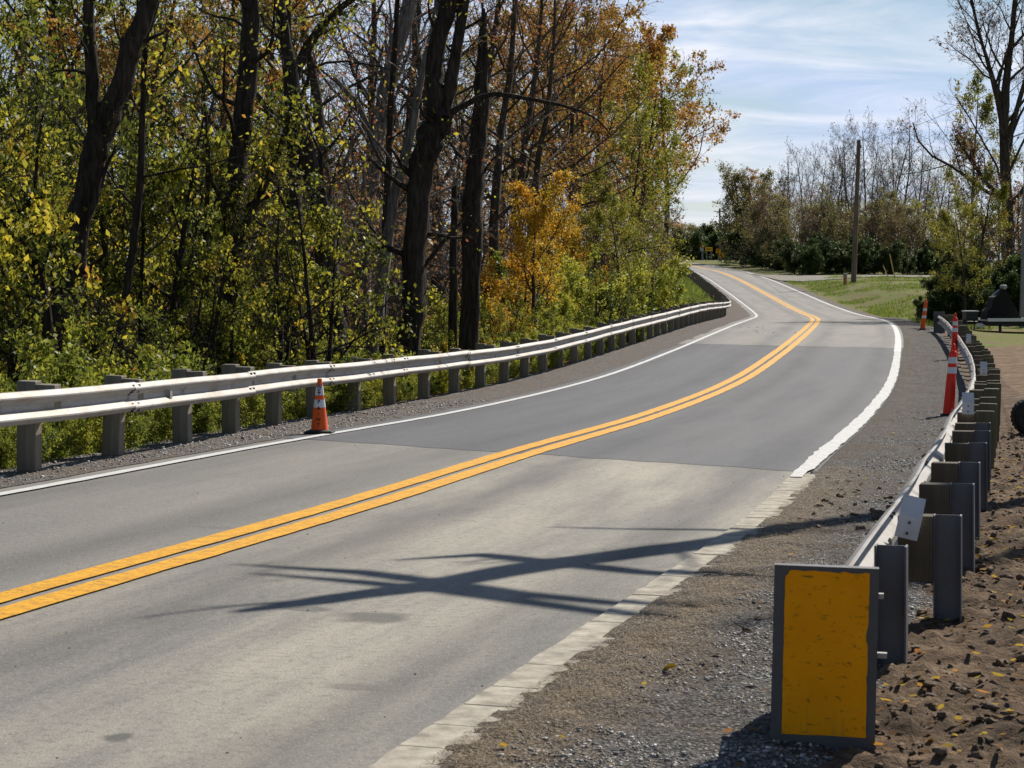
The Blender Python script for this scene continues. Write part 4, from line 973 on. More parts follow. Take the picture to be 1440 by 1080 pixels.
for x_, y_, H_, kd in [(58, 235, 9, 'thicket'), (66, 245, 10, 'thicket'), (75, 240, 9, 'thicket'), (84, 250, 11, 'thicket'), (94, 245, 9, 'thicket'), (105, 255, 11, 'thicket'), (60, 215, 8, 'olivethicket'), (70, 230, 9, 'olivethicket')]:
    plant(kd, x_, y_, H_, 'grey brown thicket tree in the middle of the far belt' if kd == 'thicket' else 'yellowish thicket tree in the middle of the far belt', 'tree', 'thicket of the far belt' + ('' if kd == 'thicket' else ', yellowish'))
for x_, y_ in [(27, 100), (29, 104), (32, 99), (35, 106), (39, 102), (31, 112), (36, 118), (43, 112)]:
    plant('darkbush', x_, y_, random.uniform(2.6, 4.2), 'dark green bush massed on the right bank behind the trailer', 'bush', DK)
FB = 'bare trees of the far belt'
for px_, y_, H_ in [(1110, 285, 15.5), (1135, 300, 16.5), (1165, 280, 17), (1190, 300, 19.5), (1218, 275, 18.5), (1240, 290, 19), (1262, 285, 19.5), (1285, 300, 18), (1308, 280, 14.5), (1330, 285, 14), (1350, 300, 16), (1095, 320, 14), (1150, 330, 17), (1075, 330, 13), (1205, 340, 20), (1252, 340, 19), (1295, 335, 17), (1180, 262, 13), (1232, 262, 12), (1290, 262, 12)]:
    side('farbare', px_, y_, H_, 'leafless grey tree in the far belt behind the utility pole', 'tree', FB, wide=0.8)
FO = 'olive trees of the far belt'
for px_, y_, H_ in [(1045, 300, 13.0), (1070, 290, 12.5), (1044, 330, 12.0), (1100, 275, 8.6), (1160, 262, 8.0), (1180, 268, 8.4), (1205, 262, 7.4), (1222, 266, 8.0), (1245, 268, 9.2), (1262, 262, 7.6), (1280, 270, 7.6), (1320, 268, 6.0), (1058, 330, 14), (1130, 275, 7.6)]:
    side('farolive' if px_ != 1058 else 'oak', px_, y_, H_, 'olive leaved tree low in the far belt' if px_ != 1058 else 'orange tinged tree at the left end of the far belt', 'tree', FO if px_ != 1058 else None)
for px_, y_, H_ in [(1000, 700, 15), (975, 680, 13), (950, 720, 15), (930, 640, 14), (1030, 640, 13), (960, 620, 10), (985, 560, 10), (955, 520, 9), (940, 600, 14)]:
    side('farolive' if px_ % 20 else 'farbare', px_, y_, H_, 'hazy tree on the skyline at the far end of the road', 'tree', 'hazy trees at the end of the road', wide=1.3)

# tree out of the frame on the right whose limbs throw the crossing shadows on the road
def shade_tree():
    tx, ty = 10.6, 26.0
    b = gpt(tx, ty)
    k = np.array([math.sin(R(SUN_AZ)), math.cos(R(SUN_AZ))]) / math.tan(R(SUN_EL))
    def over(x, y, h):     # point at height h whose shadow falls on the road at x, y
        return np.array([x + k[0] * h, y + k[1] * h, h])
    L1 = [over(4.11, 18.0, 7.2), over(2.97, 16.95, 7.0), over(1.97, 15.75, 6.9), over(1.19, 14.75, 6.8), over(0.12, 13.55, 6.7), over(-0.59, 12.55, 6.6), over(-1.2, 11.9, 6.6), over(-1.6, 11.45, 6.6)]
    L1 = [np.array([tx - 0.3, ty - 0.4, 4.6])] + L1
    st = [(np.array([[0, 0, -0.2], [0, 0.1, 1.5], [-0.1, 0, 3.2], [-0.3, -0.4, 4.6], [-0.3, -0.5, 7.5], [0.1, -0.3, 11], [0.2, 0, 15]]), np.array([0.36, 0.3, 0.27, 0.25, 0.19, 0.13, 0.04]))]
    # heights above the road where the shadows fall are measured from the trunk's own ground
    def loc(P): return np.array(P) - np.array([tx, ty, 0])
    st.append((loc(L1), np.array([0.25, 0.23, 0.21, 0.20, 0.19, 0.18, 0.165, 0.13, 0.05])))
    st.append((loc([over(0.95, 11.7, 6.9), over(0.55, 11.9, 6.8), over(-0.03, 12.25, 6.7), over(-0.6, 12.75, 6.7), over(-1.06, 13.1, 6.8), over(-1.9, 13.4, 7.0)]), np.array([0.03, 0.06, 0.075, 0.08, 0.07, 0.012])))
    st.append((loc([over(0.8, 11.3, 6.5), over(0.45, 11.55, 6.5), over(-0.44, 12.3, 6.5), over(-1.02, 12.65, 6.6), over(-1.75, 13.0, 6.8)]), np.array([0.03, 0.06, 0.075, 0.06, 0.012])))
    st.append((loc([over(2.2, 12.9, 6.5), over(1.4, 13.0, 6.6), over(0.71, 13.3, 6.65), over(0.2, 13.7, 6.75), over(-0.3, 14.05, 6.8), over(-0.9, 13.7, 6.9)]), np.array([0.03, 0.07, 0.08, 0.085, 0.075, 0.012])))
    P = SP(levels=3, n=(5, 3, 2), t0=(0.45, 0.3, 0.2), ratio=(0.16, 0.4, 0.5), per=0, bark='bark', rmin=0.006, rr=0.25)
    tubes, tips = [], []; g = np.random.default_rng(77)
    for i, (p, r_) in enumerate(st):
        q = dict(P); q['n'] = (9, 4, 3) if i == 0 else (5, 3, 2); q['ratio'] = (0.3, 0.4, 0.5) if i == 0 else (0.13, 0.4, 0.5)
        t = np.linspace(0, len(p) - 1, 3 * (len(p) - 1) + 1); kk = np.arange(len(p))
        pp = np.stack([np.interp(t, kk, p[:, c]) for c in range(3)], 1); rr = np.interp(t, kk, r_)
        grow(g, pp, rr, 0, q, tubes, tips)
    V, F = tubes_np(tubes)
    e = empty('leaning_limb_tree', b); link('trunk', mesh_np('limb_wood', V, F, M['bark'], True), e)
    tag(e, 'bare tree beside the yard whose long limbs reach over the road', 'tree')
shade_tree()

# ------------------------------------------------------------------ grass
def grass(name, P, h, w, label, mat=None, clumpy=0.4):
    n = len(P); a = rng.random(n) * 6.283; H = h * (0.5 + 0.9 * rng.random(n)); ln = (rng.random((n, 2)) - 0.5) * 0.9 * H[:, None]
    bx = np.stack([np.cos(a), np.sin(a), np.zeros(n)], -1) * (w * (0.6 + 0.8 * rng.random(n)))[:, None] / 2
    tip = P + np.stack([ln[:, 0], ln[:, 1], H], -1)
    V = np.stack([P - bx, P + bx, tip], 1).reshape(-1, 3); F = np.arange(3 * n).reshape(n, 3)
    r_ = np.clip(rng.random(n) * 0.55 + clumpy * fbm(P[:, 0] * 0.5, P[:, 1] * 0.5, 71, 3), 0, 1)
    return tag(link(name, mesh_np(name, V, F, mat or M['grass'], False, None, {'r': ('FACE', r_)})), label, None, None, 'stuff')
def gp(U, S):
    d = slope(S); q = np.sqrt(1 + d * d); X = xc(S) + U / q; Y = S - U * d / q
    return np.stack([X, Y, ground(X, Y) - 0.02], -1)
n = 60000; S = rng.uniform(88, 215, n); U = 4.5 + rng.random(n) ** 1.3 * 26
k = fbm(U * 0.3, S * 0.15, 81, 4) > 0.47
grass('bank_grass', gp(U[k], S[k]), 0.16, 0.07, 'patchy green grass on the right bank below the pole')
n = 16000; S = rng.uniform(42, 95, n); U = 8.5 + rng.random(n) * 16
k = fbm(U * 0.35, S * 0.2, 83, 4) > np.interp(S, [42, 60, 75], [0.62, 0.5, 0.3])
grass('yard_grass', gp(U[k], S[k]), 0.07, 0.045, 'thin yard grass under and before the trailer')
n = 24000; S = rng.uniform(150, 300, n); U = -5.1 - rng.random(n) * 8
grass('roadside_grass', gp(U, S), 0.30, 0.10, 'bright grass on the bank outside the far left rail')
n = 12000; S = 17 + 70 * rng.random(n) ** 1.6; U = np.interp(S, [17.5, 23.5, 27.5, 32.5], [-4.35, -4.5, -4.85, -5.2]) - rng.random(n) ** 1.5 * 1.6
grass('verge_weeds', gp(U, S), 0.13, 0.014, 'weeds and grass at the foot of the left rail posts')
n = 3000; S = 17 + 60 * rng.random(n) ** 1.6; U = np.interp(S, [17.5, 23.5, 27.5, 32.5], [-4.25, -4.4, -4.75, -5.05]) - rng.random(n) * 0.5
scatter_leaves('verge_litter', gp(U, S), 0.07, M['litter'], 'fallen leaves at the foot of the left rail posts')
# ------------------------------------------------------------------ guardrails
WPROF = [(0.012, 0.312), (0.030, 0.309), (0.076, 0.272), (0.083, 0.262), (0.083, 0.248), (0.076, 0.238), (0.008, 0.188), (0.0, 0.178), (0.0, 0.134), (0.008, 0.124), (0.076, 0.074), (0.083, 0.064), (0.083, 0.05), (0.076, 0.04), (0.030, 0.003), (0.012, 0.0)]
def sweep_rail(mb, ss, ufun, topfun, side, off=0.0, flare=None):
    prof = [(d + 0.002, z) for d, z in WPROF] + [(d - 0.003, z) for d, z in WPROF[::-1]]
    n = len(prof); vs = []
    for s in ss:
        p = at(ufun(s), s); d = float(slope(s)); q = math.hypot(1, d)
        nx, ny = side / q, -side * d / q
        zt = topfun(s)
        for dd, z in prof:
            vs.append((p.x + nx * (dd + off), p.y + ny * (dd + off), p.z + zt - 0.312 + z))
    m = len(ss)
    fs = [(j * n + i, j * n + (i + 1) % n, (j + 1) * n + (i + 1) % n, (j + 1) * n + i) for j in range(m - 1) for i in range(n)]
    mb.add(vs, fs)
def shifted(o, root):
    """mesh built in world metres -> child of root without moving"""
    loc = root.location
    o.data.transform(Matrix.Translation(-loc)); o.parent = root
    return o
def bolts(mb, s, ufun, topfun, side):
    d = float(slope(s)); q = math.hypot(1, d); rot = rotz(-math.atan(d))
    for ds in (-0.09, 0.09):
        for z in (0.285, 0.222, 0.09, 0.022):
            p = at(ufun(s + ds), s + ds); dep = 0.07 if z in (0.285, 0.022) else 0.058
            mb.box((p.x + side * dep / q, p.y - side * dep * d / q, p.z + topfun(s) - 0.312 + z), (0.028, 0.026, 0.026), rot)

def add_bolts(o, b, loc=None):
    """splice bolts become part of the panel's own mesh, with their own material"""
    me = o.data; me2 = b.mesh('b', M['bolt'])
    if loc is not None: me2.transform(Matrix.Translation(-loc))
    n = len(me.polygons); bm = bmesh.new(); bm.from_mesh(me); bm.from_mesh(me2); bm.to_mesh(me); bm.free()
    me.materials.append(M['bolt']); idx = np.zeros(len(me.polygons), np.int32); idx[n:] = len(me.materials) - 1
    me.polygons.foreach_set('material_index', idx); bpy.data.meshes.remove(me2); me.update()
def rail_u_left(s): return float(np.interp(s, [8, 19.75, 22, 24.5, 27.25, 30.25, 35.5, 45, 400], [-3.66, -3.70, -3.79, -3.9, -4.21, -4.47, -4.60, -4.58, -4.58]))
jl = {}
def rail_top_left(s): return 0.81 + 0.010 * math.sin(s * 0.23) + 0.004 * math.sin(s * 1.1 + 1)
GL = empty('guardrail', at(-4.1, 19.75)); tag(GL, 'long galvanised guardrail on square timber posts along the wooded left side', 'guardrail')
SPC = 2.28
left_st = [8.35 + SPC * i for i in range(190) if 8.35 + SPC * i < 384]
# rail panels, each lapped over the next
k = 0; s = 8.0
while s < 385:
    ln = SPC * 2 if s < 118 else 22.0
    e = min(s + ln, 385); nn = max(3, int((e - s) / (0.4 if s < 118 else 1.2)))
    mb = MB(); b = MB(); du = random.uniform(-0.006, 0.006); dz = random.uniform(-0.008, 0.008)
    sweep_rail(mb, np.linspace(s, e + 0.14, nn + 1), lambda q, du=du: rail_u_left(q) + du, lambda q, dz=dz: rail_top_left(q) + dz, 1, 0.004 if k % 2 else 0.0)
    o = shifted(mb.build('rail_panel', M['rail'], None, True), GL)
    if s < 118:
        bolts(b, s + 0.07, rail_u_left, lambda q, dz=dz: rail_top_left(q) + dz, 1)
        add_bolts(o, b, GL.location)
    s = e; k += 1
# timber posts with blocks
def post_mesh(h, mat, w=0.2, t=0.15):
    mb = MB(); mb.box((0, 0, (h - 0.9) / 2), (w, t, h + 0.9), bev=0.008); return mb.mesh('post', mat)
pm = post_mesh(0.885, M['post_wood']); bmb = MB(); bmb.box((0, 0, 0), (0.2, 0.15, 0.36), bev=0.006); bk = bmb.mesh('block', M['post_wood'])
def put_post(root, me, blk, u, s, side, zoff=0.0, blkz=0.70, blku=0.2, lean=0.02):
    p = at(u, s, zoff)
    o = link('post', me, root, p - root.location)
    o.rotation_euler = (random.gauss(0, lean), random.gauss(0, lean), -heading(s) + random.gauss(0, 0.03))
    if blk is not None:
        b = link('block', blk, o, Vector((side * blku, random.uniform(-0.01, 0.01), blkz)))
    return o
for i, s in enumerate(left_st[:100]):
    put_post(GL, pm, bk, rail_u_left(s) - 0.3, s, 1, random.uniform(-0.03, 0.02), 0.675)
mb = MB()
for s in left_st[100:]:
    p = at(rail_u_left(s) - 0.3, s); mb.box((p.x, p.y, p.z + 0.2), (0.2, 0.15, 1.4), rotz(-heading(s)))
    p = at(rail_u_left(s) - 0.1, s); mb.box((p.x, p.y, p.z + 0.68), (0.2, 0.14, 0.36), rotz(-heading(s)))
tag(shifted(mb.build('post', M['post_wood']), GL), kind='stuff')
# delineator bracket seen on the second near post
br = MB(); br.box((0, 0, 0), (0.03, 0.06, 0.09)); 
o = br.build('bracket', M['rail']); p = at(rail_u_left(22.9) + 0.05, 22.9, 0.63); o.location = p - GL.location; o.rotation_euler = (0, 0, -heading(23.6)); o.parent = GL

def rail_u_right(s): return float(np.interp(s, [7.6, 10.6, 13.0, 17, 22, 29.5, 38, 47.5, 59.5, 71.5, 78.5], [4.78, 4.76, 4.72, 4.65, 4.77, 4.92, 5.04, 5.06, 5.0, 4.9, 4.83]))
def rail_top_right(s): return float(np.interp(s, [8, 24, 30, 80], [0.585, 0.60, 0.62, 0.66])) + 0.006 * math.sin(s * 1.1)
GR = empty('guardrail', at(4.95, 11.5)); tag(GR, 'galvanised guardrail beside the dug soil on steel then timber posts', 'guardrail')
s = 9.9; k = 0
while s < 78.5:
    e = min(s + 3.8, 78.8); mb = MB(); b = MB()
    sweep_rail(mb, np.linspace(s, e + 0.14, 12), rail_u_right, rail_top_right, -1, 0.004 if k % 2 else 0.0)
    o = shifted(mb.build('rail_panel', M['rail'], None, True), GR)
    bolts(b, s + 0.07, rail_u_right, rail_top_right, -1)
    add_bolts(o, b, GR.location)
    s = e; k += 1
def ibeam(h):
    mb = MB(); z = (h - 0.8) / 2; H = h + 0.8
    mb.box((-0.071, 0, z), (0.010, 0.1, H), bev=0.002); mb.box((0.071, 0, z), (0.012, 0.102, H), bev=0.003); mb.box((0, 0, z), (0.1326, 0.007, H))
    return mb.mesh('post', M['steel_post'])
ib = ibeam(0.615); wp = post_mesh(0.70, M['green_wood']); rb = MB(); rb.box((0, 0, 0), (0.19, 0.15, 0.36), bev=0.005); rblk = rb.mesh('block', M['block_wood'])
right_st = [11.5, 13.0, 14.9, 16.6, 18.7, 20.5, 22.0] + [23.8 + 1.88 * i for i in range(29)]
plate = MB(); plate.box((0, 0, -0.062), (0.125, 0.006, 0.125)); plate.box((0, 0.028, 0.052), (0.125, 0.006, 0.118), Matrix.Rotation(R(-26), 3, 'X'))
pl_me = plate.mesh('reflector_bracket', mat_plain('bracket_zinc', (0.55, 0.56, 0.58), (0.68, 0.68, 0.7), 12, 0.5, 0.1))
plb = MB()
for z in (-0.035, -0.095): plb.lathe([(0.008, -0.004), (0.008, 0.006)], (0.0, -0.006, z), 8, Matrix.Rotation(R(90), 3, 'X'))
_h = bpy.data.objects.new('h', pl_me); add_bolts(_h, plb); bpy.data.objects.remove(_h)
for i, s in enumerate(right_st):
    u = rail_u_right(s) + (0.115 if i == 0 else 0.305)
    steel = i < 7
    zo = 0.0 if steel else random.uniform(-0.05, 0.03)
    if not steel: zo += (rail_top_right(s) - 0.62) 
    o = put_post(GR, ib if steel else wp, rblk if i else None, u, s, -1, zo, 0.43 if steel else 0.50, 0.172 if steel else 0.197, 0.006 if steel else 0.02)
    if i in (1, 7, 15, 24):
        q = at(u - (0.19 if i == 1 else 0.17), s - 0.115, 0.605 if i == 1 else 0.74)
        r_ = link('reflector_bracket', pl_me, GR, q - GR.location); r_.rotation_euler = (0, R(13 if i == 1 else 2), -heading(s) + 0.12)

# end terminal with its yellow marker sheet (face seen from the shaded side)
def terminal(s, label, marker=True):
    p = at(rail_u_right(s) + (0.0 if marker else 0.0), s)
    if marker: p = p - Vector((0, 0, 0.055))
    e = empty('end_terminal', p); e.rotation_euler = (0, R(1.4) if marker else 0, -0.13 if marker else -heading(s))
    st = M['term_steel']
    mb = MB(); w, h = 0.412, 0.76
    mb.box((0, 0, h / 2 + 0.02), (w, 0.012, h + 0.04))
    mb.box((-w / 2 + 0.004, 0.03, h / 2 + 0.04), (0.008, 0.05, h)); mb.box((w / 2 - 0.004, 0.03, h / 2 + 0.04), (0.008, 0.05, h))
    mb.box((0, 0.03, h + 0.036), (w - 0.018, 0.05, 0.008)); mb.box((0, 0.03, 0.044), (w - 0.018, 0.05, 0.008))
    mb.build('face_plate', st, e)
    b = MB(); b.box((-0.02, 0.36, 0.43), (0.19, 0.62, 0.36)); b.box((-0.02, 0.36, 0.64), (0.23, 0.5, 0.02)); b.box((-0.02, 0.36, 0.22), (0.23, 0.5, 0.02)); b.box((0.0, 0.2, 0.14), (0.1, 0.2, 0.16))
    b.build('head_box', st, e)
    if marker:
        # sheet with a torn corner and chipped edge
        g = random.Random(4); x0, x1, z0, z1 = -w / 2 + 0.044, w / 2 - 0.036, 0.13, h + 0.022
        poly = []
        for t in np.linspace(0, 1, 14): poly.append((x0 + (x1 - x0) * t, z0 + g.uniform(-0.0015, 0.0015)))
        for t in np.linspace(0, 1, 40)[1:]:
            z = z0 + (z1 - z0) * t; chip = 0.008 * math.exp(-((z - 0.53) / 0.03) ** 2) + 0.003 * math.exp(-((z - 0.36) / 0.02) ** 2)
            poly.append((x1 - chip - g.uniform(0, 0.002), z))
        for t in np.linspace(0, 1, 20)[1:]:
            x = x1 + (x0 - x1) * t; poly.append((x + (0.016 if t == 1 else 0), z1 - (0.004 if g.random() < 0.3 else 0) + g.uniform(-0.0015, 0.0015)))
        poly.append((x0 + 0.012, z1 - 0.014)); poly.append((x0, z1 - 0.028))
        for t in np.linspace(0, 1, 30)[1:-1]: poly.append((x0 + g.uniform(-0.001, 0.001), z1 - 0.03 + (z0 - z1 + 0.03) * t))
        m2 = MB(); m2.prism(poly, -0.0095, -0.0065); m2.build('marker_sheet', M['marker'], e)
        for z, x in ((0.69, 0.012), (0.455, 0.03)):
            t = MB(); t.box((w / 2 + x / 2 + 0.003, 0.02, z), (x + 0.012, 0.03, 0.02)); t.build('tab', M['rail'], e)
        m3 = MB(); m3.box((w / 2 - 0.01, 0.1, 0.1), (0.02, 0.04, 0.3)); m3.build('strut', M['rail'], e)
    return tag(e, label, 'end terminal')
def mat_marker():
    t = NT('yellow_sheeting'); v = t.coord('Object')
    n = t.noise(v, 5, 4); sp = t.noise(t.coord('Object', (1, 1, 2.0)), 22, 6, 0.75, 0.5); low = t.sep(v)[2]
    col = t.ramp(n, [(0.3, (0.88, 0.32, 0.002)), (0.7, (0.98, 0.385, 0.004))])
    stv = t.noise(t.coord('Object', (14, 1, 1.2)), 3, 4)
    drip = t.math('MULTIPLY', t.ramp(stv, [(0.5, 0.0), (0.7, 0.6)]), t.math('SUBTRACT', 1.0, t.math('MULTIPLY', low, 3.2), True))
    col = t.mix(drip, col, (0.34, 0.2, 0.05))
    col = t.mix(t.ramp(sp, [(0.575, 0.0), (0.65, 0.8)]), col, (0.16, 0.085, 0.015))
    return t.fin(col, 0.6, 0, 0.1)
M['marker'] = mat_marker()
M['term_steel'] = mat_galv('terminal_steel', (0.105, 0.105, 0.11), (0.08, 0.075, 0.07), 0.5, 0.55, 0.2)
terminal(9.72, 'tall yellow faced terminal plate on the near end of the right guardrail')
terminal(78.9, 'dark upright terminal plate at the far end of the right guardrail', False)

# ------------------------------------------------------------------ cone and channelizer tubes
M['orange'] = mat_plain('orange_vinyl', (0.78, 0.10, 0.015), (0.88, 0.14, 0.02), 8, 0.45)
M['red_orange'] = mat_plain('fluorescent_red_orange', (0.86, 0.035, 0.018), (0.92, 0.05, 0.024), 6, 0.4)
M['band'] = mat_plain('reflective_band', (0.66, 0.66, 0.68), (0.78, 0.78, 0.8), 20, 0.35)
M['rubber'] = mat_plain('black_rubber', (0.018, 0.018, 0.018), (0.045, 0.042, 0.04), 12, 0.75)
M['ink'] = mat_plain('black_marker_ink', (0.015, 0.012, 0.012), (0.03, 0.026, 0.025), 20, 0.6)
def letters(txt_list, size, mat, name, place):
    """flat letters, each placed by place(i) -> 4x4 matrix, merged as one lettering mesh"""
    bm = bmesh.new()
    for i, ch in enumerate(txt_list):
        cu = bpy.data.curves.new('t', 'FONT'); cu.body = ch; cu.size = size; cu.align_x = 'CENTER'; cu.align_y = 'CENTER'; cu.extrude = 0.0006; cu.offset = size * 0.018
        ob = bpy.data.objects.new('t', cu); COL.objects.link(ob)
        dg = bpy.context.evaluated_depsgraph_get(); me = bpy.data.meshes.new_from_object(ob.evaluated_get(dg))
        me.transform(place(i)); bm.from_mesh(me)
        bpy.data.objects.remove(ob); bpy.data.meshes.remove(me)
    me = bpy.data.meshes.new(name); bm.to_mesh(me); bm.free(); me.materials.append(mat)
    return me
def traffic_cone():
    p = at(-3.2, 26.5, 0.005)
    e = empty('traffic_cone', p, R(-3))
    H, rb, rt = 0.70, 0.115, 0.030
    rr = lambda z: rb + (rt - rb) * (z - 0.035) / (H - 0.035)
    b = MB(); b.box((0, 0, 0.018), (0.36, 0.36, 0.036), bev=0.012); b.lathe([(0.15, 0.036), (0.13, 0.05)], n=24)
    b.build('base', M['rubber'], e)
    c = MB(); c.lathe([(rr(0.04) + 0.004, 0.045), (rr(0.05), 0.055), (rr(0.4), 0.4), (rr(0.63), 0.63), (0.036, 0.635), (0.036, 0.648), (0.031, 0.65), (0.030, 0.70), (0.018, 0.705)], n=28); c.build('body', M['orange'], e, True)
    for z0, z1 in ((0.335, 0.435), (0.49, 0.615)):
        s_ = MB(); s_.lathe([(rr(z0) + 0.0022, z0), (rr(z1) + 0.0022, z1)], n=28, cap=False); s_.build('reflective_collar', M['band'], e, True)
    zs = [0.597, 0.548, 0.50, 0.405, 0.325, 0.255, 0.185, 0.112]
    def pl(i):
        z = zs[i]; tilt = math.atan((rb - rt) / (H - 0.035))
        return Matrix.Translation((0, -rr(z) - 0.005, z)) @ Matrix.Rotation(R(90) - tilt, 4, 'X')
    link('lettering', letters(list('WETPAINT'), 0.068, M['ink'], 'lettering', pl), e)
    tag(e, 'orange traffic cone lettered WET PAINT on the left edge line', 'traffic cone')
traffic_cone()
def tube(u, s, H, label, lean, mat, rot=0.0, band_h=(0.62, 0.86), flag=False, loc=None):
    p = at(u, s, 0.0) if loc is None else loc
    e = empty('channelizer_tube', p, rot); 
    b = MB(); b.box((0, 0, 0.02), (0.46, 0.34, 0.04), bev=0.015); b.lathe([(0.13, 0.04), (0.12, 0.07)], n=20); b.build('base', M['rubber'], e)
    lx = math.tan(R(lean))
    SH = Matrix.Identity(3); SH[0][2] = lx
    rr = lambda z: 0.096 - 0.036 * (z / H)
    c = MB(); c.lathe([(rr(0.05), 0.045), (rr(0.3 * H), 0.3 * H), (rr(0.6 * H), 0.6 * H), (rr(0.88 * H), 0.88 * H), (rr(0.89 * H) - 0.012, 0.895 * H), (0.03, 0.91 * H)], n=22, rot=SH); c.build('body', mat, e, True)
    for z0 in band_h:
        z0 *= H; z1 = z0 + 0.085 * H
        s_ = MB(); s_.lathe([(rr(z0) + 0.003, z0), (rr(z1) + 0.003, z1)], n=22, rot=SH, cap=False); s_.build('reflective_band', M['band'], e, True)
    h_ = MB(); pts = []
    for k in range(13):
        a = math.pi * k / 12; pts.append((-0.032 * math.cos(a), 0, 0.905 * H + 0.085 * H * math.sin(a)))
    h_.tube([SH @ Vector(q) for q in pts], 0.013, 8); h_.build('handle', mat, e, True)
    return tag(e, label, 'channelizer')
tube(4.59, 35.5, 1.21, 'nearest red channelizer tube with two silver bands', 4.5, M['red_orange'], 0.1, (0.60, 0.735))
tube(4.85, 58.5, 1.30, 'red channelizer tube behind the nearest one against the rail', 1.0, M['red_orange'], 0.2, (0.60, 0.735))
tube(4.28, 81.5, 1.24, 'far orange channelizer tube standing before the dark bushes', 7.0, M['orange'], 0.0, (0.38, 0.6))

# ------------------------------------------------------------------ utility pole, wires, pedestal, guy guards
M['pole_wood'] = mat_plain('pole_wood', (0.11, 0.078, 0.06), (0.24, 0.185, 0.15), 5, 0.85, 0, 0.6, (1, 1, 0.1))
M['pole_grey'] = mat_plain('grey_pole', (0.26, 0.26, 0.265), (0.36, 0.355, 0.35), 5, 0.85, 0, 0.5, (1, 1, 0.08))
M['wire'] = mat_plain('wire', (0.05, 0.05, 0.055), (0.08, 0.08, 0.085), 3, 0.5)
YP = 195.0; pb = gpt(X_at(1200, YP), YP); ptop = Vector(pt(1208, 197, YP))
e = empty('utility_pole', pb)
mb = MB(); mb.tube([Vector((0, 0, -0.6)), (ptop - pb) * 0.5, ptop - pb], [0.26, 0.22, 0.165], 14); mb.build('pole', M['pole_wood'], e, True)
mb = MB(); mb.lathe([(0.02, 0), (0.03, 0.05), (0.05, 0.08), (0.05, 0.14), (0.02, 0.18)], ptop - pb + Vector((0, 0, -0.02)), 10); mb.build('insulator', M['wire'], e, True)
mb = MB(); mb.box((ptop - pb) * 0.955 + Vector((0.2, -0.02, 0)), (0.12, 0.12, 0.3)); mb.build('bracket', M['pole_grey'], e)
tag(e, 'brown wooden utility pole on the right grassy bank', 'utility pole')
Y2 = 360.0; qb = Vector((X_at(1013, Y2), Y2, float(ground(X_at(1013, Y2), Y2)))); qt = Vector(pt(1012, 293, Y2))
e = empty('utility_pole', qb); mb = MB(); mb.tube([Vector((0, 0, -0.6)), qt - qb], [0.2, 0.15], 10); mb.build('pole', M['pole_wood'], e, True)
mb = MB(); mb.box(qt - qb + Vector((0, 0, -0.5)), (2.0, 0.12, 0.12)); mb.build('crossarm', M['pole_wood'], e)
tag(e, 'distant thin utility pole beside the road signs', 'utility pole')
Y3 = 93.0; rb_ = gpt(X_at(1441, Y3), Y3)
e = empty('utility_pole', rb_); mb = MB(); mb.tube([Vector((0, 0, -0.5)), Vector((0.38, 0.4, 11.5))], [0.255, 0.19], 16); mb.build('pole', M['pole_grey'], e, True)
tag(e, 'pale grey pole cut by the right edge behind the trailer', 'utility pole')
def wire(a, b, sag, label, r_=0.016):
    a, b = Vector(a), Vector(b); pts = [a.lerp(b, t) - Vector((0, 0, sag * 4 * t * (1 - t))) for t in np.linspace(0, 1, 25)]
    mb = MB(); mb.tube([p - a for p in pts], r_, 5); o = mb.build('power_line', M['wire'], None, True, a); tag(o, label, 'wire', 'overhead wires at the utility pole')
wire(ptop, pt(1520, 60, 100), 0.8, 'thin wire running right from the top of the brown pole')
wire(ptop, qt, 3.0, 'thin wire running from the brown pole to the distant pole', 0.02)
wire(pt(1203, 300, YP), pt(1560, 225, 120), 0.6, 'lower thin wire crossing the sky right of the brown pole')
ped = gpt(X_at(1188.5, 192), 192); e = empty('utility_pedestal', ped)
mb = MB(); mb.lathe([(0.16, -0.1), (0.16, 0.72), (0.15, 0.74)], n=14); mb.build('body', mat_plain('pedestal_orange', (0.42, 0.16, 0.08), (0.5, 0.2, 0.1), 5, 0.6), e, True)
mb = MB(); mb.lathe([(0.19, 0.74), (0.19, 0.98), (0.14, 1.06), (0.04, 1.08)], n=14); mb.build('cap', M['pole_grey'], e, True)
tag(e, 'small orange and grey utility pedestal left of the brown pole', 'utility pedestal')
for a, b, lb in (((1259, 391), (1251, 357), 'taller tan guy wire guard leaning right of the brown pole'), ((1251, 391), (1242, 374), 'shorter orange tan stake beside the guy wire guard')):
    A = gpt(X_at(a[0], 200), 200); B = Vector(pt(b[0], b[1], 200)); mb = MB(); mb.tube([Vector((0, 0, -0.2)), B - A], [0.05, 0.05], 8)
    o = mb.build('guy_guard', mat_plain('guard_tan', (0.45, 0.3, 0.1), (0.6, 0.42, 0.16), 4, 0.6), None, True, A); tag(o, lb, 'guy guard')
for px_, y_, h_, lb in ((1415.5, 102, 1.5, 'taller yellow bollard behind the trailer load'), (1412, 104, 1.25, 'shorter yellow bollard behind the trailer load')):
    A = gpt(X_at(px_, y_), y_); mb = MB(); mb.lathe([(0.07, -0.2), (0.07, h_ + 0.4), (0.05, h_ + 0.45), (0.01, h_ + 0.47)], n=12)
    o = mb.build('bollard', mat_plain('yellow_bollard_paint', (0.6, 0.36, 0.02), (0.7, 0.42, 0.03), 6, 0.5), None, True, A); tag(o, lb, 'bollard')

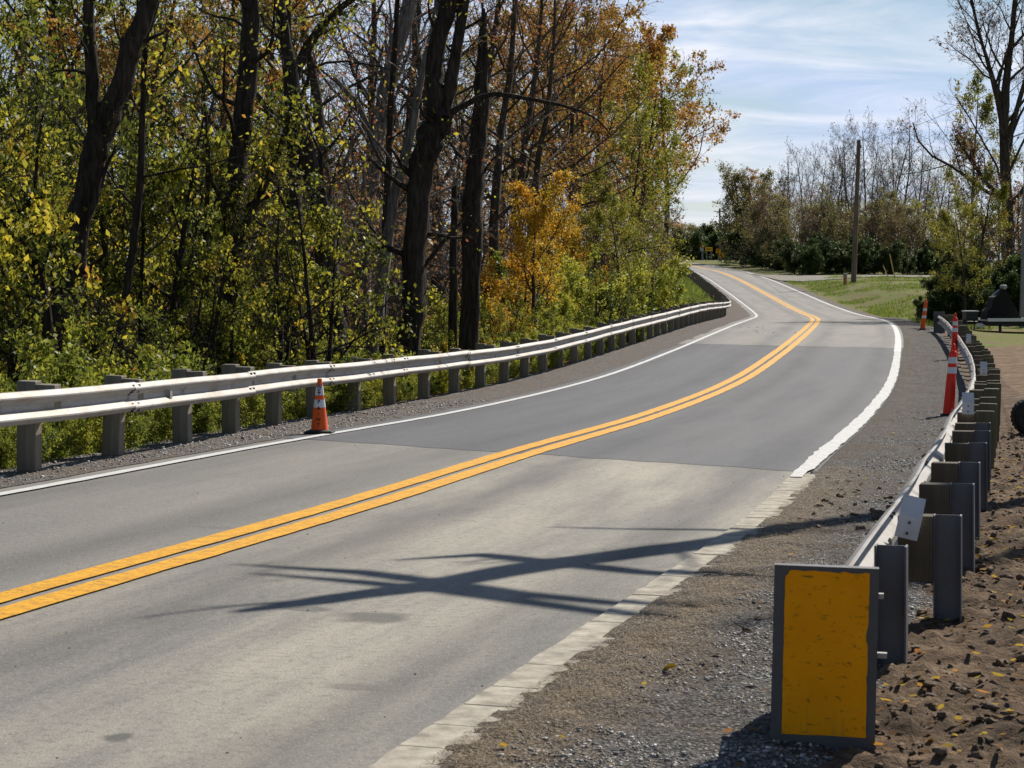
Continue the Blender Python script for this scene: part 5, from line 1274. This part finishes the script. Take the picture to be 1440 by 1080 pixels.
# ------------------------------------------------------------------ distant road signs
M['sign_yellow'] = mat_plain('sign_yellow', (0.85, 0.42, 0.01), (0.9, 0.46, 0.012), 4, 0.4)
M['sign_black'] = mat_plain('sign_black', (0.012, 0.012, 0.012), (0.02, 0.02, 0.02), 4, 0.4)
M['sign_grey'] = mat_plain('sign_back', (0.3, 0.31, 0.31), (0.4, 0.4, 0.4), 4, 0.5)
def rect(w, h): return [(-w / 2, -h / 2), (w / 2, -h / 2), (w / 2, h / 2), (-w / 2, h / 2)]
def sign(px_, y_, pyc, w, h, label, marks, posts=1, plate='sign_yellow', tilt=0.0, rz=0.0):
    x = X_at(px_, y_); g_ = float(ground(x, y_)); zc_ = CAM_Z - (pyc - 407) / FPX * y_ - g_
    e = empty('road_sign', (x, y_, g_), rz)
    mb = MB()
    for q in ((0,) if posts == 1 else (-w * 0.3, w * 0.3)): mb.box((q, 0.05, (zc_ + h * 0.4 - 0.3) / 2), (0.08, 0.06, zc_ + h * 0.4 + 0.3))
    mb.build('post', M['sign_grey'], e)
    T = Matrix.Rotation(tilt, 3, 'Y'); mb = MB(); mb.prism(rect(w, h), -0.012, 0.012, T, (0, 0, zc_)); mb.build('panel', M[plate], e)
    if marks:
        mb = MB()
        for poly in marks: mb.prism([(x_ * w, z_ * h) for x_, z_ in poly], -0.018, -0.012, T, (0, 0, zc_))
        mb.build('symbol', M['sign_black'], e)
    return tag(e, label, 'road sign')
ARROW = [[(-0.42, 0), (-0.2, 0.3), (-0.2, 0.12), (0.4, 0.12), (0.4, -0.12), (-0.2, -0.12), (-0.2, -0.3)]]
CHEV = [[(-0.34, 0), (0.1, 0.42), (0.38, 0.42), (-0.06, 0), (0.38, -0.42), (0.1, -0.42)]]
sign(997, 377, 350.3, 1.27, 0.68, 'yellow sign with a black left arrow on two posts', ARROW, 2)
sign(1010, 336, 353, 0.72, 0.72, 'upper yellow chevron sign left of its twin', CHEV, 1, tilt=R(6))
sign(1014.5, 331, 358.6, 0.72, 0.8, 'lower yellow chevron sign beside the far road bend', CHEV, 1)
sign(987, 375, 350.5, 0.64, 0.64, 'grey back of a small sign beside the arrow sign', None, 1, 'sign_grey')
sign(988.5, 379, 345.8, 0.4, 0.26, 'small dull yellow plate above the grey sign back', None, 1, 'sign_yellow')

# ------------------------------------------------------------------ trailer and tyre at the right edge
M['tr_black'] = mat_plain('trailer_black', (0.018, 0.018, 0.022), (0.04, 0.04, 0.045), 8, 0.45)
M['tr_alu'] = mat_plain('trailer_aluminium', (0.62, 0.61, 0.6), (0.76, 0.75, 0.74), 8, 0.35, 0.3)
M['tarp'] = mat_plain('dark_tarp', (0.006, 0.0055, 0.0055), (0.016, 0.014, 0.0135), 4, 0.8, 0, 0.5)
def trailer():
    yT = 86.0; x0 = X_at(1374, yT); gz_ = float(ground(x0 + 1.5, yT))
    e = empty('flatbed_trailer', (x0, yT, gz_))
    zd = CAM_Z - (450 - 407) / FPX * yT - gz_
    L = 6.2
    mb = MB(); mb.box((L / 2 + 0.2, 0, zd), (L, 2.0, 0.05)); mb.box((L / 2 + 0.2, -1.02, zd + 0.02), (L, 0.06, 0.13)); mb.box((L / 2 + 0.2, 1.02, zd + 0.02), (L, 0.06, 0.13)); mb.build('deck', M['tr_alu'], e)
    mb = MB(); mb.box((L / 2 + 0.2, -0.8, zd - 0.13), (L, 0.1, 0.2)); mb.box((L / 2 + 0.2, 0.8, zd - 0.13), (L, 0.1, 0.2))
    for q in np.arange(0.3, L, 0.8): mb.box((q, 0, zd - 0.1), (0.08, 1.5, 0.12))
    mb.build('frame', M['tr_black'], e)
    mb = MB(); mb.tube([(0.3, -0.7, zd - 0.12), (-0.75, 0, zd - 0.1)], 0.06, 6); mb.tube([(0.3, 0.7, zd - 0.12), (-0.75, 0, zd - 0.1)], 0.06, 6); mb.box((-0.85, 0, zd - 0.06), (0.3, 0.14, 0.12), bev=0.02); mb.build('tongue', M['tr_black'], e)
    mb = MB(); mb.box((-0.3, -0.1, zd + 0.17), (0.48, 0.8, 0.34), bev=0.02); b2 = mb.build('toolbox', M['tr_black'], e)
    mb = MB(); mb.box((-0.3, -0.1, zd + 0.36), (0.54, 0.86, 0.05), bev=0.012); mb.build('lid', M['tr_alu'], b2)
    mb = MB(); mb.tube([(-0.5, -0.35, 0.0), (-0.5, -0.35, zd + 0.3)], 0.035, 8); mb.tube([(-0.2, -0.38, 0.0), (-0.2, -0.38, zd + 0.28)], 0.035, 8); mb.box((-0.5, -0.35, 0.02), (0.16, 0.16, 0.04)); mb.build('jack', M['steel_post'], e)
    mb = MB(); mb.box((0.02, -0.6, zd - 0.2), (0.34, 0.02, 0.16), bev=0.005); mb.build('plate', M['tr_alu'], e)
    mb = MB(); mb.box((0.75, -0.8, (zd - 0.2) / 2), (0.1, 0.1, zd - 0.2)); mb.build('leg', M['tr_black'], e)
    for q in (3.9, 4.8):
        for yy in (-0.95, 0.95):
            t = MB(); rX = Matrix.Rotation(R(90), 3, 'X'); t.lathe([(0.2, -0.1), (0.33, -0.1), (0.36, -0.06), (0.36, 0.06), (0.33, 0.1), (0.2, 0.1)], (q, yy, 0.36), 22, rX, False); w_ = t.build('wheel', M['rubber'], e, True)
            t = MB(); t.lathe([(0.2, -0.05), (0.2, 0.05)], (q, yy, 0.36), 16, rX); t.build('rim', M['tr_alu'], w_, True)
    tag(e, 'black flatbed trailer with a bright deck edge on the yard grass', 'trailer')
    # load standing on the deck
    l = empty('covered_load', (x0 + 0.55, yT, gz_ + zd + 0.027))
    xa = 0.0; mb = MB(); g = random.Random(3)
    a = [(-0.3, 0.0), (1.15, 0.0), (1.02, 0.2), (0.9, 0.52), (0.7, 0.8), (0.62, 1.02), (0.48, 1.16), (0.3, 1.18), (0.2, 0.98), (0.02, 0.9), (-0.08, 0.5), (-0.24, 0.34)]
    mb.prism(a, -0.55, 0.55); mb.build('tarp', M['tarp'], l)
    mb = MB(); mb.lathe([(0.08, -0.1), (0.14, -0.04), (0.14, 0.05), (0.07, 0.09)], (0.5, -0.1, 1.32), 12); mb.build('mast_head', M['pole_grey'], l, True)
    mb = MB(); mb.tube([(0.0, -0.3, 0.95), (0.3, -0.2, 1.2)], 0.025, 6); mb.build('strap', M['tr_alu'], l)
    tag(l, 'dark wedge shaped covered load standing on the trailer', 'trailer load')
trailer()
def tyre():
    y_ = 29.5; x = X_at(1448, y_); u_, s_ = u_of(x, y_ ), y_
    z = dirt_z(u_, s_ + 0.0) - 0.02
    e = empty('tyre', (x, y_, z), R(8)); rX = Matrix.Rotation(R(90), 3, 'X')
    mb = MB(); mb.lathe([(0.15, -0.1), (0.2, -0.115), (0.235, -0.1), (0.25, -0.05), (0.25, 0.05), (0.235, 0.1), (0.2, 0.115), (0.15, 0.1)], (0, 0, 0.25), 30, rX, False)
    for k in range(26):
        a = 2 * math.pi * k / 26; mb.box((0.248 * math.cos(a), 0, 0.25 + 0.248 * math.sin(a)), (0.012, 0.16, 0.034), Matrix.Rotation(-a, 3, 'Y'))
    mb.build('tread', M['rubber'], e, True)
    mb = MB(); mb.lathe([(0.15, -0.08), (0.12, -0.04), (0.05, -0.03), (0.04, -0.06), (0.0, -0.06)], (0, 0, 0.25), 20, rX, False); mb.build('rim', M['tr_black'], e, True)
    tag(e, 'small black wheel on the dug soil cut by the right edge', 'wheel')
tyre()
# one large yellow leaf lying on the gravel
lf = MB(); pl_ = []
for t in np.linspace(0, 2 * math.pi, 19)[:-1]:
    pl_.append((0.036 * math.cos(t), 0.02 * math.sin(t) * (1 - 0.25 * math.cos(t)), 0.018 * abs(math.sin(t)) + 0.006 * math.cos(t)))
lf.add([(0, 0, 0.0)] + pl_, [(0, i + 1, (i + 1) % 18 + 1) for i in range(18)])
o = lf.build('fallen_leaf', mat_plain('yellow_leaf', (0.6, 0.4, 0.03), (0.7, 0.5, 0.05), 20, 0.6), None, True)
p = at(3.9, 10.9); o.location = (p.x, p.y, float(z_right(np.array([3.9]), np.array([10.9]), np.array([p.x]), np.array([p.y]))[0]) + 0.012); o.rotation_euler = (R(12), R(-10), R(-20))
tag(o, 'single bright yellow fallen leaf on the gravel shoulder', 'leaf')
